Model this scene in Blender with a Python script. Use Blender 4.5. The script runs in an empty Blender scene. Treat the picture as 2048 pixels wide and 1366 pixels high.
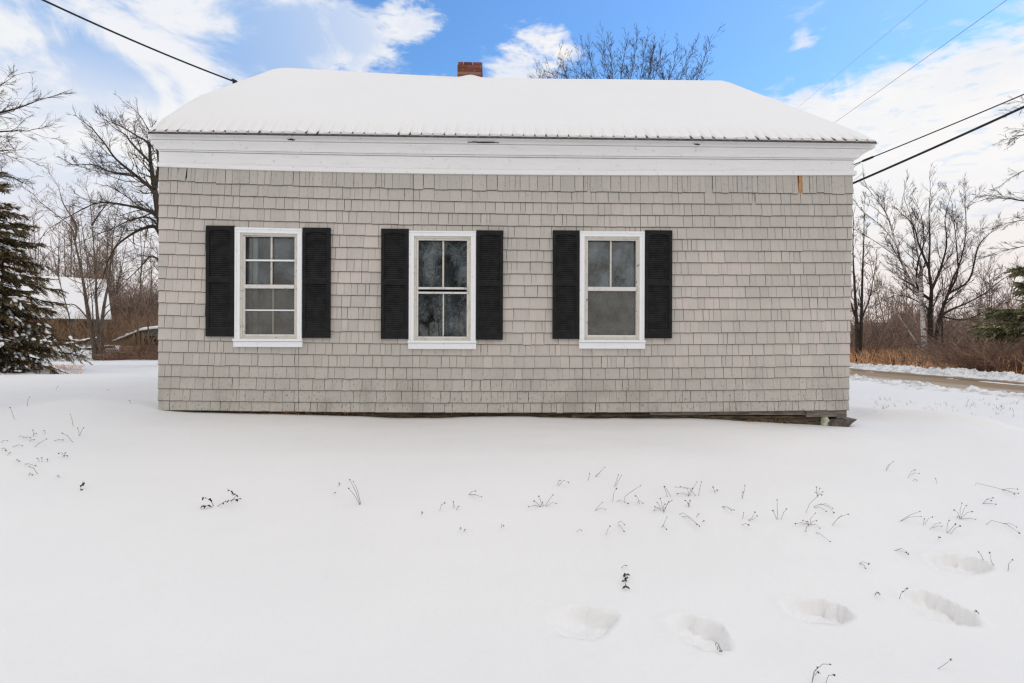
import bpy, math, random
from mathutils import Vector, Matrix, noise
R = math.radians
rnd = random.Random(11)
scene = bpy.context.scene
col = scene.collection
F, CX, CY = 1110.0, 1024.0, 683.0
CAMZ, ROLL = 0.774, R(0.2)
CAM = Vector((0, 0, CAMZ))
RT = Vector((math.cos(ROLL), 0, math.sin(ROLL))); UP = Vector((-math.sin(ROLL), 0, math.cos(ROLL))); FW = Vector((0, 1, 0))

# ------------------------------------------------------------------ measuring helpers
def ray(px, py): return RT * ((px - CX) / F) + UP * (-(py - CY) / F) + FW
def P(px, py, Y):
    d = ray(px, py); return CAM + d * (Y / d.y)
YAW = R(1.85); D0 = 6.2
HM = Matrix.Translation((0, D0, 0)) @ Matrix.Rotation(YAW, 4, 'Z'); HMI = HM.inverted()
def H(px, py, v=0.0):                       # photo point -> (u, z) on the house-local plane y = v
    o = HMI @ CAM; d = HMI.to_3x3() @ ray(px, py); t = (v - o.y) / d.y
    q = o + d * t; return q.x, q.z
def sst(a, b, t):
    t = max(0.0, min(1.0, (t - a) / (b - a))); return t * t * (3 - 2 * t)
def lerp(a, b, t): return a + (b - a) * t
def interp(tab, x):
    if x <= tab[0][0]: return tab[0][1]
    for (a, b), (c, d) in zip(tab, tab[1:]):
        if x <= c: return lerp(b, d, (x - a) / (c - a))
    return tab[-1][1]
def nz(x, y, z=0.0): return noise.noise(Vector((x, y, z)))

# ------------------------------------------------------------------ object helpers
def tag(o, label=None, cat=None, group=None, kind=None):
    if label: o['label'] = label
    if cat: o['category'] = cat
    if group: o['group'] = group
    if kind: o['kind'] = kind
    return o
def empty(name, loc=(0, 0, 0), rz=0.0):
    o = bpy.data.objects.new(name, None); col.objects.link(o); o.location = loc; o.rotation_euler.z = rz
    o.empty_display_size = 0.2; return o
class MB:
    def __init__(s): s.v = []; s.f = []; s.m = []
    def add(s, vs, fs, mi=0):
        n = len(s.v); s.v.extend(tuple(v) for v in vs); s.f.extend(tuple(i + n for i in f) for f in fs); s.m.extend([mi] * len(fs))
    def hexa(s, p, mi=0):                   # 8 points: bottom 4 ccw, top 4
        s.add(p, [(0, 3, 2, 1), (4, 5, 6, 7), (0, 1, 5, 4), (1, 2, 6, 5), (2, 3, 7, 6), (3, 0, 4, 7)], mi)
    def box(s, x0, x1, y0, y1, z0, z1, mi=0):
        s.hexa([(x0, y0, z0), (x1, y0, z0), (x1, y1, z0), (x0, y1, z0), (x0, y0, z1), (x1, y0, z1), (x1, y1, z1), (x0, y1, z1)], mi)
    def tube(s, pts, rad, n=5, mi=0, cap=False):
        pts = [Vector(p) for p in pts]
        if isinstance(rad, (int, float)): rad = [rad] * len(pts)
        rings = []; base = len(s.v); ref = None
        for i, p in enumerate(pts):
            t = (pts[min(i + 1, len(pts) - 1)] - pts[max(i - 1, 0)])
            if t.length < 1e-9: t = Vector((0, 0, 1))
            t.normalize()
            if ref is None: ref = Vector((0, 0, 1)) if abs(t.z) < 0.9 else Vector((1, 0, 0))
            a = t.cross(ref)
            if a.length < 1e-4: a = t.cross(Vector((0.3, 0.9, 0.2)))
            a.normalize(); b = t.cross(a); ref = -b if False else ref
            for k in range(n):
                w = 2 * math.pi * k / n
                q = p + (a * math.cos(w) + b * math.sin(w)) * rad[i]; s.v.append((q.x, q.y, q.z))
        for i in range(len(pts) - 1):
            for k in range(n):
                k2 = (k + 1) % n
                s.f.append((base + i * n + k, base + i * n + k2, base + (i + 1) * n + k2, base + (i + 1) * n + k)); s.m.append(mi)
        if cap and n > 2:
            s.f.append(tuple(base + k for k in range(n))); s.m.append(mi)
            e = base + (len(pts) - 1) * n; s.f.append(tuple(e + k for k in reversed(range(n)))); s.m.append(mi)
    def build(s, name, mats, parent=None, smooth=False, bevel=0.0):
        me = bpy.data.meshes.new(name); me.from_pydata(s.v, [], s.f)
        mats = mats if isinstance(mats, (list, tuple)) else [mats]
        for m in mats: me.materials.append(m)
        if len(mats) > 1: me.polygons.foreach_set('material_index', s.m)
        if smooth: me.polygons.foreach_set('use_smooth', [True] * len(me.polygons))
        me.update()
        o = bpy.data.objects.new(name, me); col.objects.link(o)
        if parent is not None: o.parent = parent
        if bevel:
            b = o.modifiers.new('edge', 'BEVEL'); b.width = bevel; b.segments = 2; b.limit_method = 'ANGLE'
        return o

# ------------------------------------------------------------------ materials
class N:
    def __init__(s, m): s.t = m.node_tree; s.n = s.t.nodes; s.l = s.t.links
    def new(s, typ, **kw):
        n = s.n.new(typ)
        for k, v in kw.items(): setattr(n, k, v)
        return n
    def link(s, a, b): s.l.new(a, b)
    def val(s, sock, v):
        if isinstance(v, (int, float)): sock.default_value = v
        elif isinstance(v, (tuple, list)): sock.default_value = tuple(v) + ((1,) if len(v) == 3 and sock.type == 'RGBA' else ())
        else: s.link(v, sock)
    def noise(s, vec, scale, detail=3, rough=0.55, dist=0.0):
        n = s.new('ShaderNodeTexNoise'); n.inputs['Scale'].default_value = scale; n.inputs['Detail'].default_value = detail
        n.inputs['Roughness'].default_value = rough; n.inputs['Distortion'].default_value = dist
        if vec is not None: s.link(vec, n.inputs['Vector'])
        return n.outputs['Fac']
    def mapping(s, vec, scale=(1, 1, 1), loc=(0, 0, 0)):
        n = s.new('ShaderNodeMapping'); n.inputs['Scale'].default_value = scale; n.inputs['Location'].default_value = loc
        s.link(vec, n.inputs['Vector']); return n.outputs[0]
    def ramp(s, fac, a, b, lo=0.0, hi=1.0):
        n = s.new('ShaderNodeMapRange', interpolation_type='SMOOTHSTEP')
        n.inputs[1].default_value = a; n.inputs[2].default_value = b; n.inputs[3].default_value = lo; n.inputs[4].default_value = hi
        s.val(n.inputs[0], fac); return n.outputs[0]
    def math(s, op, a, b=0.0, clamp=False):
        n = s.new('ShaderNodeMath', operation=op, use_clamp=clamp); s.val(n.inputs[0], a); s.val(n.inputs[1], b); return n.outputs[0]
    def mix(s, fac, a, b, blend='MIX'):
        n = s.new('ShaderNodeMix', data_type='RGBA', blend_type=blend); s.val(n.inputs[0], fac); s.val(n.inputs[6], a); s.val(n.inputs[7], b)
        return n.outputs[2]
    def bump(s, h, strength=0.3, dist=0.01):
        n = s.new('ShaderNodeBump'); n.inputs['Strength'].default_value = strength; n.inputs['Distance'].default_value = dist
        s.link(h, n.inputs['Height']); return n.outputs[0]
def mat(name, rough=0.8):
    m = bpy.data.materials.new(name); m.use_nodes = True; k = N(m)
    b = k.n['Principled BSDF']; b.inputs['Roughness'].default_value = rough
    b.inputs['Specular IOR Level'].default_value = 0.25
    return m, k, b
def simple(name, c, c2=None, scale=8.0, rough=0.8, bump=0.0, stretch=(1, 1, 1), lo=0.35, hi=0.65, bdist=0.01, spec=None):
    m, k, b = mat(name, rough)
    tc = k.new('ShaderNodeTexCoord').outputs['Object']
    v = k.mapping(tc, stretch)
    n = k.noise(v, scale, 4)
    k.link(k.mix(k.ramp(n, lo, hi), c, c2 or c), b.inputs['Base Color'])
    if bump: k.link(k.bump(n, bump, bdist), b.inputs['Normal'])
    if spec is not None: b.inputs['Specular IOR Level'].default_value = spec
    return m
def island(k): return k.new('ShaderNodeNewGeometry').outputs['Random Per Island']

M = {}
def mk_snow():
    m, k, b = mat('snow', 0.7); b.inputs['Specular IOR Level'].default_value = 0.15
    tc = k.new('ShaderNodeTexCoord').outputs['Object']
    big = k.noise(tc, 0.55, 3)
    c = k.mix(k.ramp(big, .3, .7), (.812, .803, .800), (.832, .820, .812))
    k.link(c, b.inputs['Base Color'])
    gr_ = k.noise(tc, 55, 3); c = k.mix(k.ramp(gr_, .35, .65, 0, .3), c, (.775, .767, .762)); k.link(c, b.inputs['Base Color'])
    f1 = k.noise(tc, 9, 4); f2 = k.noise(tc, 90, 3)
    h = k.math('ADD', k.math('MULTIPLY', f1, 0.8), k.math('MULTIPLY', f2, 0.2))
    k.link(k.bump(h, 0.13, 0.02), b.inputs['Normal'])
    return m
M['snow'] = mk_snow()
def mk_bank():
    m, k, b = mat('ploughed_snow', 0.75)
    tc = k.new('ShaderNodeTexCoord').outputs['Object']
    n = k.noise(tc, 6, 5); n2 = k.noise(tc, 1.3, 3)
    c = k.mix(k.ramp(n, .45, .64), (.83, .82, .81), (.52, .51, .50))
    c = k.mix(k.ramp(n2, .58, .74, 0, .55), c, (.46, .43, .40))
    k.link(c, b.inputs['Base Color']); k.link(k.bump(n, .7, .06), b.inputs['Normal'])
    return m
M['bank'] = mk_bank()
def mk_road():
    m, k, b = mat('sanded_road', 0.75)
    tc = k.new('ShaderNodeTexCoord').outputs['Object']
    n = k.noise(k.mapping(tc, (7, .12, 1)), 1.0, 5); n2 = k.noise(tc, 5, 4)
    sx = k.new('ShaderNodeSeparateXYZ'); k.link(tc, sx.inputs[0]); x = sx.outputs['X']
    c = k.mix(k.ramp(n, .35, .65), (.215, .142, .075), (.40, .28, .165))
    c = k.mix(k.ramp(n2, .55, .75, 0, .4), c, (.42, .39, .36))
    # two wetter wheel paths and a slushy grey margin
    def band(c0, w): return k.ramp(k.math('ABSOLUTE', k.math('SUBTRACT', x, c0)), w, 0.0)
    c = k.mix(k.math('MULTIPLY', band(10.75, .55), .75), c, (.13, .09, .048))
    c = k.mix(k.math('MULTIPLY', band(8.7, .75), k.ramp(n, .3, .7, .4, 1)), c, (.46, .40, .35))
    c = k.mix(k.math('MULTIPLY', band(9.5, .3), .5), c, (.22, .18, .145))
    k.link(c, b.inputs['Base Color']); k.link(k.bump(n2, .4, .02), b.inputs['Normal'])
    return m
M['road'] = mk_road()
def mk_shingle():
    m, k, b = mat('painted_shingle', 0.75)
    tc = k.new('ShaderNodeTexCoord').outputs['Object']
    sx = k.new('ShaderNodeSeparateXYZ'); k.link(tc, sx.inputs[0]); z = sx.outputs['Z']; x = sx.outputs['X']
    rp = island(k)
    big = k.noise(k.mapping(tc, (.45, 1, .8)), 1.0, 3)
    # pinker faded paint round the windows, greener grey toward top, bottom and the far end
    mid = k.math('MULTIPLY', k.ramp(z, .25, .8), k.ramp(z, 2.6, 1.9))
    pink = k.math('MULTIPLY', mid, k.ramp(big, .34, .58))
    c = k.mix(pink, (.515, .487, .437), (.63, .558, .512))
    c = k.mix(k.ramp(rp, 0, 1, 0, .45), c, (.44, .425, .39))
    c = k.mix(k.ramp(k.math('FRACT', k.math('MULTIPLY', rp, 7.31)), .8, 1, 0, .3), c, (.62, .565, .52))
    gr = k.noise(k.mapping(tc, (55, 10, 5)), 1.0, 4)          # wood grain
    c = k.mix(k.ramp(gr, .52, .75, 0, .22), c, (.26, .24, .22))
    sp = k.noise(k.mapping(tc, (62, 10, 26)), 1.0, 4, .65)    # mildew and flaking
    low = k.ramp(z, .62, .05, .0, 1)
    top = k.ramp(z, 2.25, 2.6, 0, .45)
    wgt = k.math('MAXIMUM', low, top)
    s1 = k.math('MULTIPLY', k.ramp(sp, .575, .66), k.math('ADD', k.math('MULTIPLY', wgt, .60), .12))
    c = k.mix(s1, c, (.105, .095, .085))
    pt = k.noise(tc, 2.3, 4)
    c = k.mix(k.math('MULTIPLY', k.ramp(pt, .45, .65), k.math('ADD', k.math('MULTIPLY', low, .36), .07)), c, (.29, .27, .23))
    k.link(c, b.inputs['Base Color'])
    k.link(k.bump(k.math('ADD', gr, sp), .25, .003), b.inputs['Normal'])
    return m
M['shingle'] = mk_shingle()
def mk_paint(name, c, dirt, amt, stretch=(2, 2, 14)):
    m, k, b = mat(name, 0.55)
    tc = k.new('ShaderNodeTexCoord').outputs['Object']
    n = k.noise(k.mapping(tc, stretch), 1.5, 5, .65); n2 = k.noise(tc, 26, 4, .6); n3 = k.noise(k.mapping(tc, (.8, 3, 3)), 1.0, 3)
    cc = k.mix(k.ramp(n, .5, .75, 0, amt), c, dirt)
    cc = k.mix(k.ramp(n2, .63, .70, 0, amt * 1.6), cc, tuple(x * .45 for x in dirt))
    cc = k.mix(k.ramp(n3, .35, .65, 0, .18), cc, tuple(x * .9 for x in c))
    k.link(cc, b.inputs['Base Color']); k.link(k.bump(n, .15, .004), b.inputs['Normal'])
    return m
M['white'] = mk_paint('white_trim_paint', (.90, .897, .893), (.48, .46, .44), .2)
M['bright'] = mk_paint('fresh_white_paint', (.89, .90, .92), (.62, .62, .62), .2)
M['cream'] = mk_paint('aged_cream_paint', (.66, .62, .54), (.32, .27, .21), .55, (6, 6, 6))
M['sash'] = mk_paint('worn_sash_paint', (.72, .70, .67), (.40, .35, .31), .6, (5, 5, 5))
M['butt'] = simple('worn_shaded_butt', (.10, .082, .068), (.20, .17, .145), 9, .9)  # worn wood tone, kept dark to paint in the course shadow lines
M['black'] = simple('black_vinyl', (.010, .010, .010), (.016, .016, .017), 14, .6, .1, spec=.18)
M['slat_lit'] = simple('black_vinyl_lit_slat', (.020, .020, .021), (.034, .034, .036), 14, .5, .1, spec=.3)  # same vinyl in a lighter tone, painting in light caught by the louvers
M['dark'] = simple('void_shade', (.012, .010, .009), (.02, .017, .014), 5)  # near-black colour that paints shade into open voids
M['felt'] = simple('tar_paper', (.035, .032, .03), (.06, .055, .05), 9)
M['metal'] = simple('roof_metal', (.055, .052, .05), (.13, .11, .095), 22, .6, .2)
M['timber'] = simple('rotten_sill_timber', (.04, .028, .017), (.125, .10, .066), 5, .9, .6, (1.2, 6, 9), bdist=.02)
M['oldwood'] = simple('grey_weathered_board', (.11, .10, .08), (.24, .22, .185), 4, .9, .4, (1.5, 6, 12))
M['rawwood'] = simple('fresh_split_wood', (.42, .20, .075), (.62, .34, .15), 5, .8, .3, (30, 5, 3))
M['stone'] = simple('field_stone', (.07, .06, .05), (.20, .175, .145), 7, .9, .7, bdist=.02)
M['lichen'] = simple('pale_lichen_stone', (.36, .38, .27), (.60, .62, .50), 26, .9, .5)
M['straw'] = simple('dead_straw', (.36, .21, .10), (.20, .10, .045), 12, .9)
M['barnwood'] = simple('brown_barn_board', (.14, .085, .05), (.32, .20, .125), 3, .9, .4, (8, 8, .8))
M['crate'] = simple('pale_crate_board', (.22, .16, .095), (.36, .27, .17), 3, .9, .3, (4, 4, 10))
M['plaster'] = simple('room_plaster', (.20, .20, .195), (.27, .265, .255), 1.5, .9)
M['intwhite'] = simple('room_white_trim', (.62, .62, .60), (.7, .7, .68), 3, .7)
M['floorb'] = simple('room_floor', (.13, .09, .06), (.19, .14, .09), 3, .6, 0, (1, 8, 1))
M['wire'] = simple('black_cable', (.013, .013, .016), (.02, .02, .024), 10, .55)
M['thin'] = simple('grey_wire', (.22, .23, .25), (.28, .29, .30), 10, .5)
M['bark'] = simple('grey_brown_bark', (.060, .046, .035), (.155, .125, .10), 5, .95, .7, (6, 6, 1.5), bdist=.02)
M['barkdk'] = simple('dark_bark', (.028, .022, .018), (.085, .065, .05), 6, .95, .7, (6, 6, 1.5), bdist=.02)
M['twig'] = simple('twig', (.045, .034, .027), (.10, .075, .058), 2, .9)
M['twigbr'] = simple('brown_twig', (.17, .105, .062), (.30, .20, .13), 1.2, .9)
M['twiggrey'] = simple('grey_far_twig', (.13, .105, .09), (.22, .18, .15), .6, .95)
M['twigred'] = simple('red_brown_stem', (.17, .10, .075), (.36, .235, .17), 1.0, .9)
M['redleaf'] = simple('red_dead_leaf', (.17, .04, .02), (.28, .10, .05), 6, .8)
M['weed'] = simple('weed_stem', (.085, .065, .052), (.15, .12, .095), 20, .9)
M['seed'] = simple('seed_head', (.03, .024, .02), (.075, .058, .046), 40, .9)
M['leafdk'] = simple('withered_leaf', (.028, .022, .018), (.07, .05, .038), 20, .9)
M['brick'] = None
def mk_brick():
    m, k, b = mat('chimney_brick', .9)
    tc = k.new('ShaderNodeTexCoord').outputs['Object']
    rp = island(k); n = k.noise(tc, 30, 4)
    c = k.mix(rp, (.13, .040, .026), (.25, .078, .048)); c = k.mix(k.ramp(n, .5, .72, 0, .6), c, (.09, .045, .035))
    c = k.mix(k.ramp(k.math('FRACT', k.math('MULTIPLY', rp, 5.7)), .82, 1, 0, .5), c, (.36, .26, .19))
    k.link(c, b.inputs['Base Color']); k.link(k.bump(n, .4, .006), b.inputs['Normal']); return m
M['brick'] = mk_brick()
M['mortar'] = simple('mortar', (.20, .17, .15), (.3, .27, .25), 25, .95)
def mk_birch():
    m, k, b = mat('birch_bark', .85)
    tc = k.new('ShaderNodeTexCoord').outputs['Object']
    n = k.noise(k.mapping(tc, (3, 3, 9)), 1.6, 5, .65); n2 = k.noise(tc, 1.1, 3)
    c = k.mix(k.ramp(n, .5, .6), (.66, .62, .57), (.07, .055, .05)); c = k.mix(k.ramp(n2, .45, .7, 0, .6), c, (.20, .165, .14))
    k.link(c, b.inputs['Base Color']); return m
M['birch'] = mk_birch()
def mk_needle(name, a, b_, c_):
    m, k, b = mat(name, .75)
    rp = island(k)
    c = k.mix(k.ramp(rp, .1, .7), a, b_); c = k.mix(k.ramp(rp, .70, .92), c, c_)
    k.link(c, b.inputs['Base Color']); return m
M['needle'] = mk_needle('spruce_needle', (.042, .040, .020), (.135, .118, .055), (.38, .21, .10))
M['pineneedle'] = mk_needle('pine_needle', (.10, .115, .05), (.30, .29, .15), (.52, .47, .32))
def mk_grass():
    m, k, b = mat('dead_grass', .9); rp = island(k)
    c = k.mix(rp, (.74, .38, .18), (.88, .60, .38)); c = k.mix(k.ramp(rp, .75, 1, 0, .7), c, (.16, .08, .045))
    k.link(c, b.inputs['Base Color']); return m
M['grass'] = mk_grass()
def mk_brush():
    m, k, b = mat('leafless_brush', .95); rp = island(k)
    c = k.mix(rp, (.11, .080, .064), (.36, .26, .205)); k.link(c, b.inputs['Base Color']); return m
M['brush'] = mk_brush()
M['hill'] = simple('wooded_hill', (.13, .105, .095), (.26, .22, .20), .35, 1.0, 0, (1, 1, 3))
M['litter'] = simple('brown_leaf_litter', (.30, .16, .085), (.55, .36, .24), 1.6, .95, .3)
def mk_glass(name, dust_sheen, refl=1.0):
    m, k, b = mat(name); k.n.remove(b)
    tc = k.new('ShaderNodeTexCoord').outputs['Object']
    wv = k.noise(tc, 3.2, 2); fine = k.noise(tc, 22, 4, .6); sm = k.noise(tc, 4, 4)
    fr = k.new('ShaderNodeFresnel'); fr.inputs['IOR'].default_value = 1.85
    bp = k.bump(wv, .12, .02); k.link(bp, fr.inputs['Normal'])
    gl = k.new('ShaderNodeBsdfGlossy'); gl.inputs['Roughness'].default_value = .015; k.link(bp, gl.inputs['Normal'])
    tr = k.new('ShaderNodeBsdfTransparent'); tr.inputs[0].default_value = (.86, .93, .91, 1)
    df = k.new('ShaderNodeBsdfDiffuse'); df.inputs[0].default_value = (.52, .66, .72, 1)  # bluish dust film, also paints in brightness the pane reflections lack
    m1 = k.new('ShaderNodeMixShader'); k.link(k.math('MULTIPLY', k.ramp(k.math('ADD', k.math('MULTIPLY', fine, .25), k.math('MULTIPLY', sm, .75)), .30, .72), dust_sheen), m1.inputs[0])
    k.link(tr.outputs[0], m1.inputs[1]); k.link(df.outputs[0], m1.inputs[2])
    m2 = k.new('ShaderNodeMixShader'); k.link(k.math('MULTIPLY', fr.outputs[0], refl), m2.inputs[0]); k.link(m1.outputs[0], m2.inputs[1]); k.link(gl.outputs[0], m2.inputs[2])
    k.link(m2.outputs[0], k.n['Material Output'].inputs[0]); return m
M['glass'] = mk_glass('window_glass', .20); M['dusty'] = mk_glass('dusty_glass', .28)
def mk_screen():
    m, k, b = mat('insect_screen'); k.n.remove(b)
    tc = k.new('ShaderNodeTexCoord').outputs['Object']
    n = k.noise(k.mapping(tc, (8, 1, 8)), 1.0, 4)
    tr = k.new('ShaderNodeBsdfTransparent'); df = k.new('ShaderNodeBsdfDiffuse')
    k.link(k.mix(k.ramp(n, .3, .7), (.17, .165, .15), (.235, .225, .205)), df.inputs[0])
    mx = k.new('ShaderNodeMixShader'); mx.inputs[0].default_value = .52; k.link(tr.outputs[0], mx.inputs[1]); k.link(df.outputs[0], mx.inputs[2])
    k.link(mx.outputs[0], k.n['Material Output'].inputs[0]); return m
M['screen'] = mk_screen()

# ------------------------------------------------------------------ ground
ROAD0, ROAD1 = 8.55, 11.35
snow_px = [(318, 822), (400, 826), (520, 828), (600, 830), (700, 833), (800, 838), (880, 837), (1000, 833), (1100, 836), (1200, 838), (1300, 838), (1400, 838), (1500, 844), (1600, 849), (1700, 853), (1760, 850)]
wall_tab = []
for px, py in snow_px:
    u, z = H(px, py, -0.02); q = HM @ Vector((u, -0.02, z)); wall_tab.append((q.x, z))
wall_tab = [(-4.6, .035), (-4.15, .03)] + wall_tab + [(4.75, -.10)]
feet = []
def gz(x, y):
    yw = D0 + math.tan(YAW) * x; d = yw - y
    gen = lerp(0.0, -.10, sst(-3.5, 4.5, x)); wl = interp(wall_tab, x)
    near = sst(6.2, 4.3, abs(x))
    b0 = lerp(gen, wl, near * sst(2.2, .2, -d) * sst(3.2, .0, d))
    z = b0 - .66 * sst(.25, 4.3, d)
    f = sst(.25, 1.5, abs(d)) if abs(x) < 5.2 else 1.0
    f *= sst(.5, 2.0, abs(x - 10.0) - .8)
    z += f * (.075 * nz(x * .33, y * .33, 3.1) + .040 * nz(x * .8, y * 1.5, 8.2))
    z += .006 * nz(x * 3, y * 4.5, 1.0) + .0025 * nz(x * 11, y * 13, 1.0)
    # wind drifts: a rib off the near-road corner and a swell beside the other corner
    dx, dy = x - 4.3, y - 6.35
    z += .11 * math.exp(-((dx - .15 - .9 * max(0, -dy + .35)) / .2) ** 2) * sst(-.75, -.1, dy) * sst(1.6, .2, dy)
    z += .10 * math.exp(-((x + 4.75) / .6) ** 2 - ((y - 6.1) / .55) ** 2)
    z += .52 * sst(21.3, 23.6, y) * sst(34, 29, y) * sst(-34, -27, x) * sst(-12.5, -14.5, x) * (1 + .25 * nz(x * .7, y * .7, 4))
    if x < -5: z += .05 * math.exp(-((y - 11.2 - .2 * (x + 9)) / .7) ** 2)
    return z
def G(px, py):                              # photo point -> ground point
    d = ray(px, py); Y = 1.6; prev = Y
    while Y < 300:
        p = CAM + d * (Y / d.y)
        if p.z < gz(p.x, p.y): break
        prev = Y; Y += .05 if Y < 12 else .4
    a, b = prev, Y
    for _ in range(20):
        m_ = (a + b) / 2; p = CAM + d * (m_ / d.y)
        if p.z < gz(p.x, p.y): b = m_
        else: a = m_
    p = CAM + d * (b / d.y); return Vector((p.x, p.y, gz(p.x, p.y)))
for px, py, hl, hw, ang, dep in [(1174, 1242, .150, .115, 12, .054), (1402, 1266, .125, .140, 30, .056), (1636, 1224, .165, .085, -6, .052), (1880, 1218, .155, .105, -38, .062), (1918, 1128, .175, .085, -4, .048)]:
    g = G(px, py); feet.append((g.x, g.y, hl, hw, R(ang), dep))
def foot(x, y):
    z = 0.0
    for fx, fy, hl, hw, a, dep in feet:
        dx, dy = x - fx, y - fy
        if dx * dx + dy * dy > .16: continue
        e, g = dx * math.cos(a) + dy * math.sin(a), -dx * math.sin(a) + dy * math.cos(a)
        ed = .32 * nz(x * 9, y * 9, 5) + .12 * nz(x * 25, y * 25, 2)
        r = math.sqrt((e / hl) ** 2 + (g / (hw * (1 - .18 * e / hl))) ** 2) + ed * .8
        k = sst(1.08, .78, r)
        z -= k * dep * (1 + .35 * e / hl) + k * .028 * nz(x * 22, y * 22, 9)
        z += .007 * math.exp(-((r - 1.2) / .14) ** 2) * (1 + nz(x * 30, y * 30, 3))
    return z
def arange(a, b, s):
    o = []; t = a
    while t < b - 1e-6: o.append(t); t += s
    return o
gxs = [-700, -400, -220, -130, -90, -65] + arange(-50, -12, 1.0) + arange(-12, -5, .25) + arange(-5, .3, .06) + arange(.3, 3.4, .022) + arange(3.4, 6, .06) + arange(6, 14, .25) + arange(14, 50, 1.0) + [50, 65, 90, 130, 220, 400, 700]
gys = [-700, -400, -200, -100, -60, -40] + arange(-30, 1.4, 1.0) + arange(1.4, 2.2, .06) + arange(2.2, 3.9, .022) + arange(3.9, 7.4, .055) + arange(7.4, 16, .2) + arange(16, 40, .6) + [40, 44, 50, 60, 80, 120, 200, 400, 800]
mb = MB(); nx = len(gxs)
for y in gys:
    for x in gxs: mb.v.append((x, y, gz(x, y) + foot(x, y)))
for j in range(len(gys) - 1):
    for i in range(nx - 1):
        a = j * nx + i; mb.f.append((a, a + 1, a + nx + 1, a + nx)); mb.m.append(0)
tag(mb.build('ground', M['snow'], smooth=True), kind='structure')

def strip(name, x0, x1, y0, y1, dx, dy, zf, m):
    mb = MB(); xs = arange(x0, x1 + dx * .5, dx); ys = arange(y0, y1 + dy * .5, dy); n = len(xs)
    for y in ys:
        for x in xs: mb.v.append((x, y, zf(x, y)))
    for j in range(len(ys) - 1):
        for i in range(n - 1):
            a = j * n + i; mb.f.append((a, a + 1, a + n + 1, a + n)); mb.m.append(0)
    return tag(mb.build(name, m, smooth=True), kind='structure')
strip('road', ROAD0 - .3, ROAD1 + .4, -30, 130, .15, .5, lambda x, y: -.088 - .012 * math.exp(-((x - 10.75) / .3) ** 2) + .006 * nz(x * 3, y * .3), M['road'])
def bank(c, w, h, seed):
    def f(x, y):
        t = (x - c) / w + .35 * nz(y * .5, seed, 0)
        prof = math.exp(-t * t * 1.6)
        lump = max(0, .55 + .5 * nz(x * 1.6, y * 1.1, seed) + .55 * nz(x * 5, y * 4, seed) + .8 * abs(nz(x * 10, y * 8, seed)) + .35 * nz(x * 19, y * 17, seed))
        return -.125 + h * prof * lump + .02 * nz(x * 12, y * 12, seed) * prof
    return f
strip('snow_bank', 10.95, 13.0, 4, 45, .055, .07, bank(12.0, .70, .20, 4.0), M['bank'])
strip('snow_bank', 7.3, 9.3, 4, 45, .055, .07, bank(8.25, .38, .105, 9.0), M['bank'])
strip('verge', 12.6, 60, 2, 70, .8, .8, lambda x, y: -.085 + .03 * nz(x, y), M['litter'])
# low wooded hills closing the horizon
for (x0, x1, yy, h, sd) in [(-190, -45, 120, 10, 1.0), (-70, 90, 175, 14, 2.0), (45, 230, 118, 8.5, 3.0)]:
    mb = MB(); n = 70
    for i in range(n):
        x = lerp(x0, x1, i / (n - 1)); e = math.sin(math.pi * i / (n - 1)) ** .5
        hh = h * e * (.8 + .35 * nz(x * .03, sd, 0) + .12 * nz(x * .3, sd, 1) + .06 * nz(x * 1.1, sd, 2))
        for j, (yo, k) in enumerate([(-14, -.1), (-6, .55), (0, 1), (14, .8), (40, -.1)]): mb.v.append((x, yy + yo + 2 * nz(x * .1, j, sd), max(-1, hh * k)))
    for i in range(n - 1):
        for j in range(4):
            a = i * 5 + j; mb.f.append((a, a + 5, a + 6, a + 1)); mb.m.append(0)
    tag(mb.build('hill', M['hill'], smooth=True), kind='structure')

# ------------------------------------------------------------------ house
house = empty('house', (0, D0, 0), YAW)
tag(house, 'long grey shingled house with three shuttered windows and a snow covered roof', 'house')
house.rotation_euler.z = YAW
uL = H(318.5, 560)[0]; uRt = H(1704.5, 360)[0]; uRb = H(1696, 800)[0]
def uR(z): return lerp(uRb, uRt, max(0, min(1, z / 2.6)))
UW = uRt - uL
Lpx = [333, 362.5, 387, 411, 436, 460, 485, 509, 534, 557.5, 582, 606, 631, 656, 680, 704, 729, 753, 777, 801, 820]
Rpx = [350, 388, 410, 433, 456, 480, 503, 526, 550, 573, 595, 618, 641, 664, 687, 709, 732, 754, 777, 800, 820]
zL = [H(318, p)[1] for p in Lpx]; zR = [H(1702, p)[1] for p in Rpx]
def sag(s, t):                              # the old sills and plate have settled
    return -(.030 + .012 * t) * 4 * s * (1 - s) * (1.0 + .7 * t * (.5 - s))
def zc(i, s):
    i0 = max(0, min(20, int(math.floor(i)))); i1 = min(20, i0 + 1); f = i - i0
    return lerp(lerp(zL[i0], zR[i0], s), lerp(zL[i1], zR[i1], s), f) + sag(s, 1 - i / 20)
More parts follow.
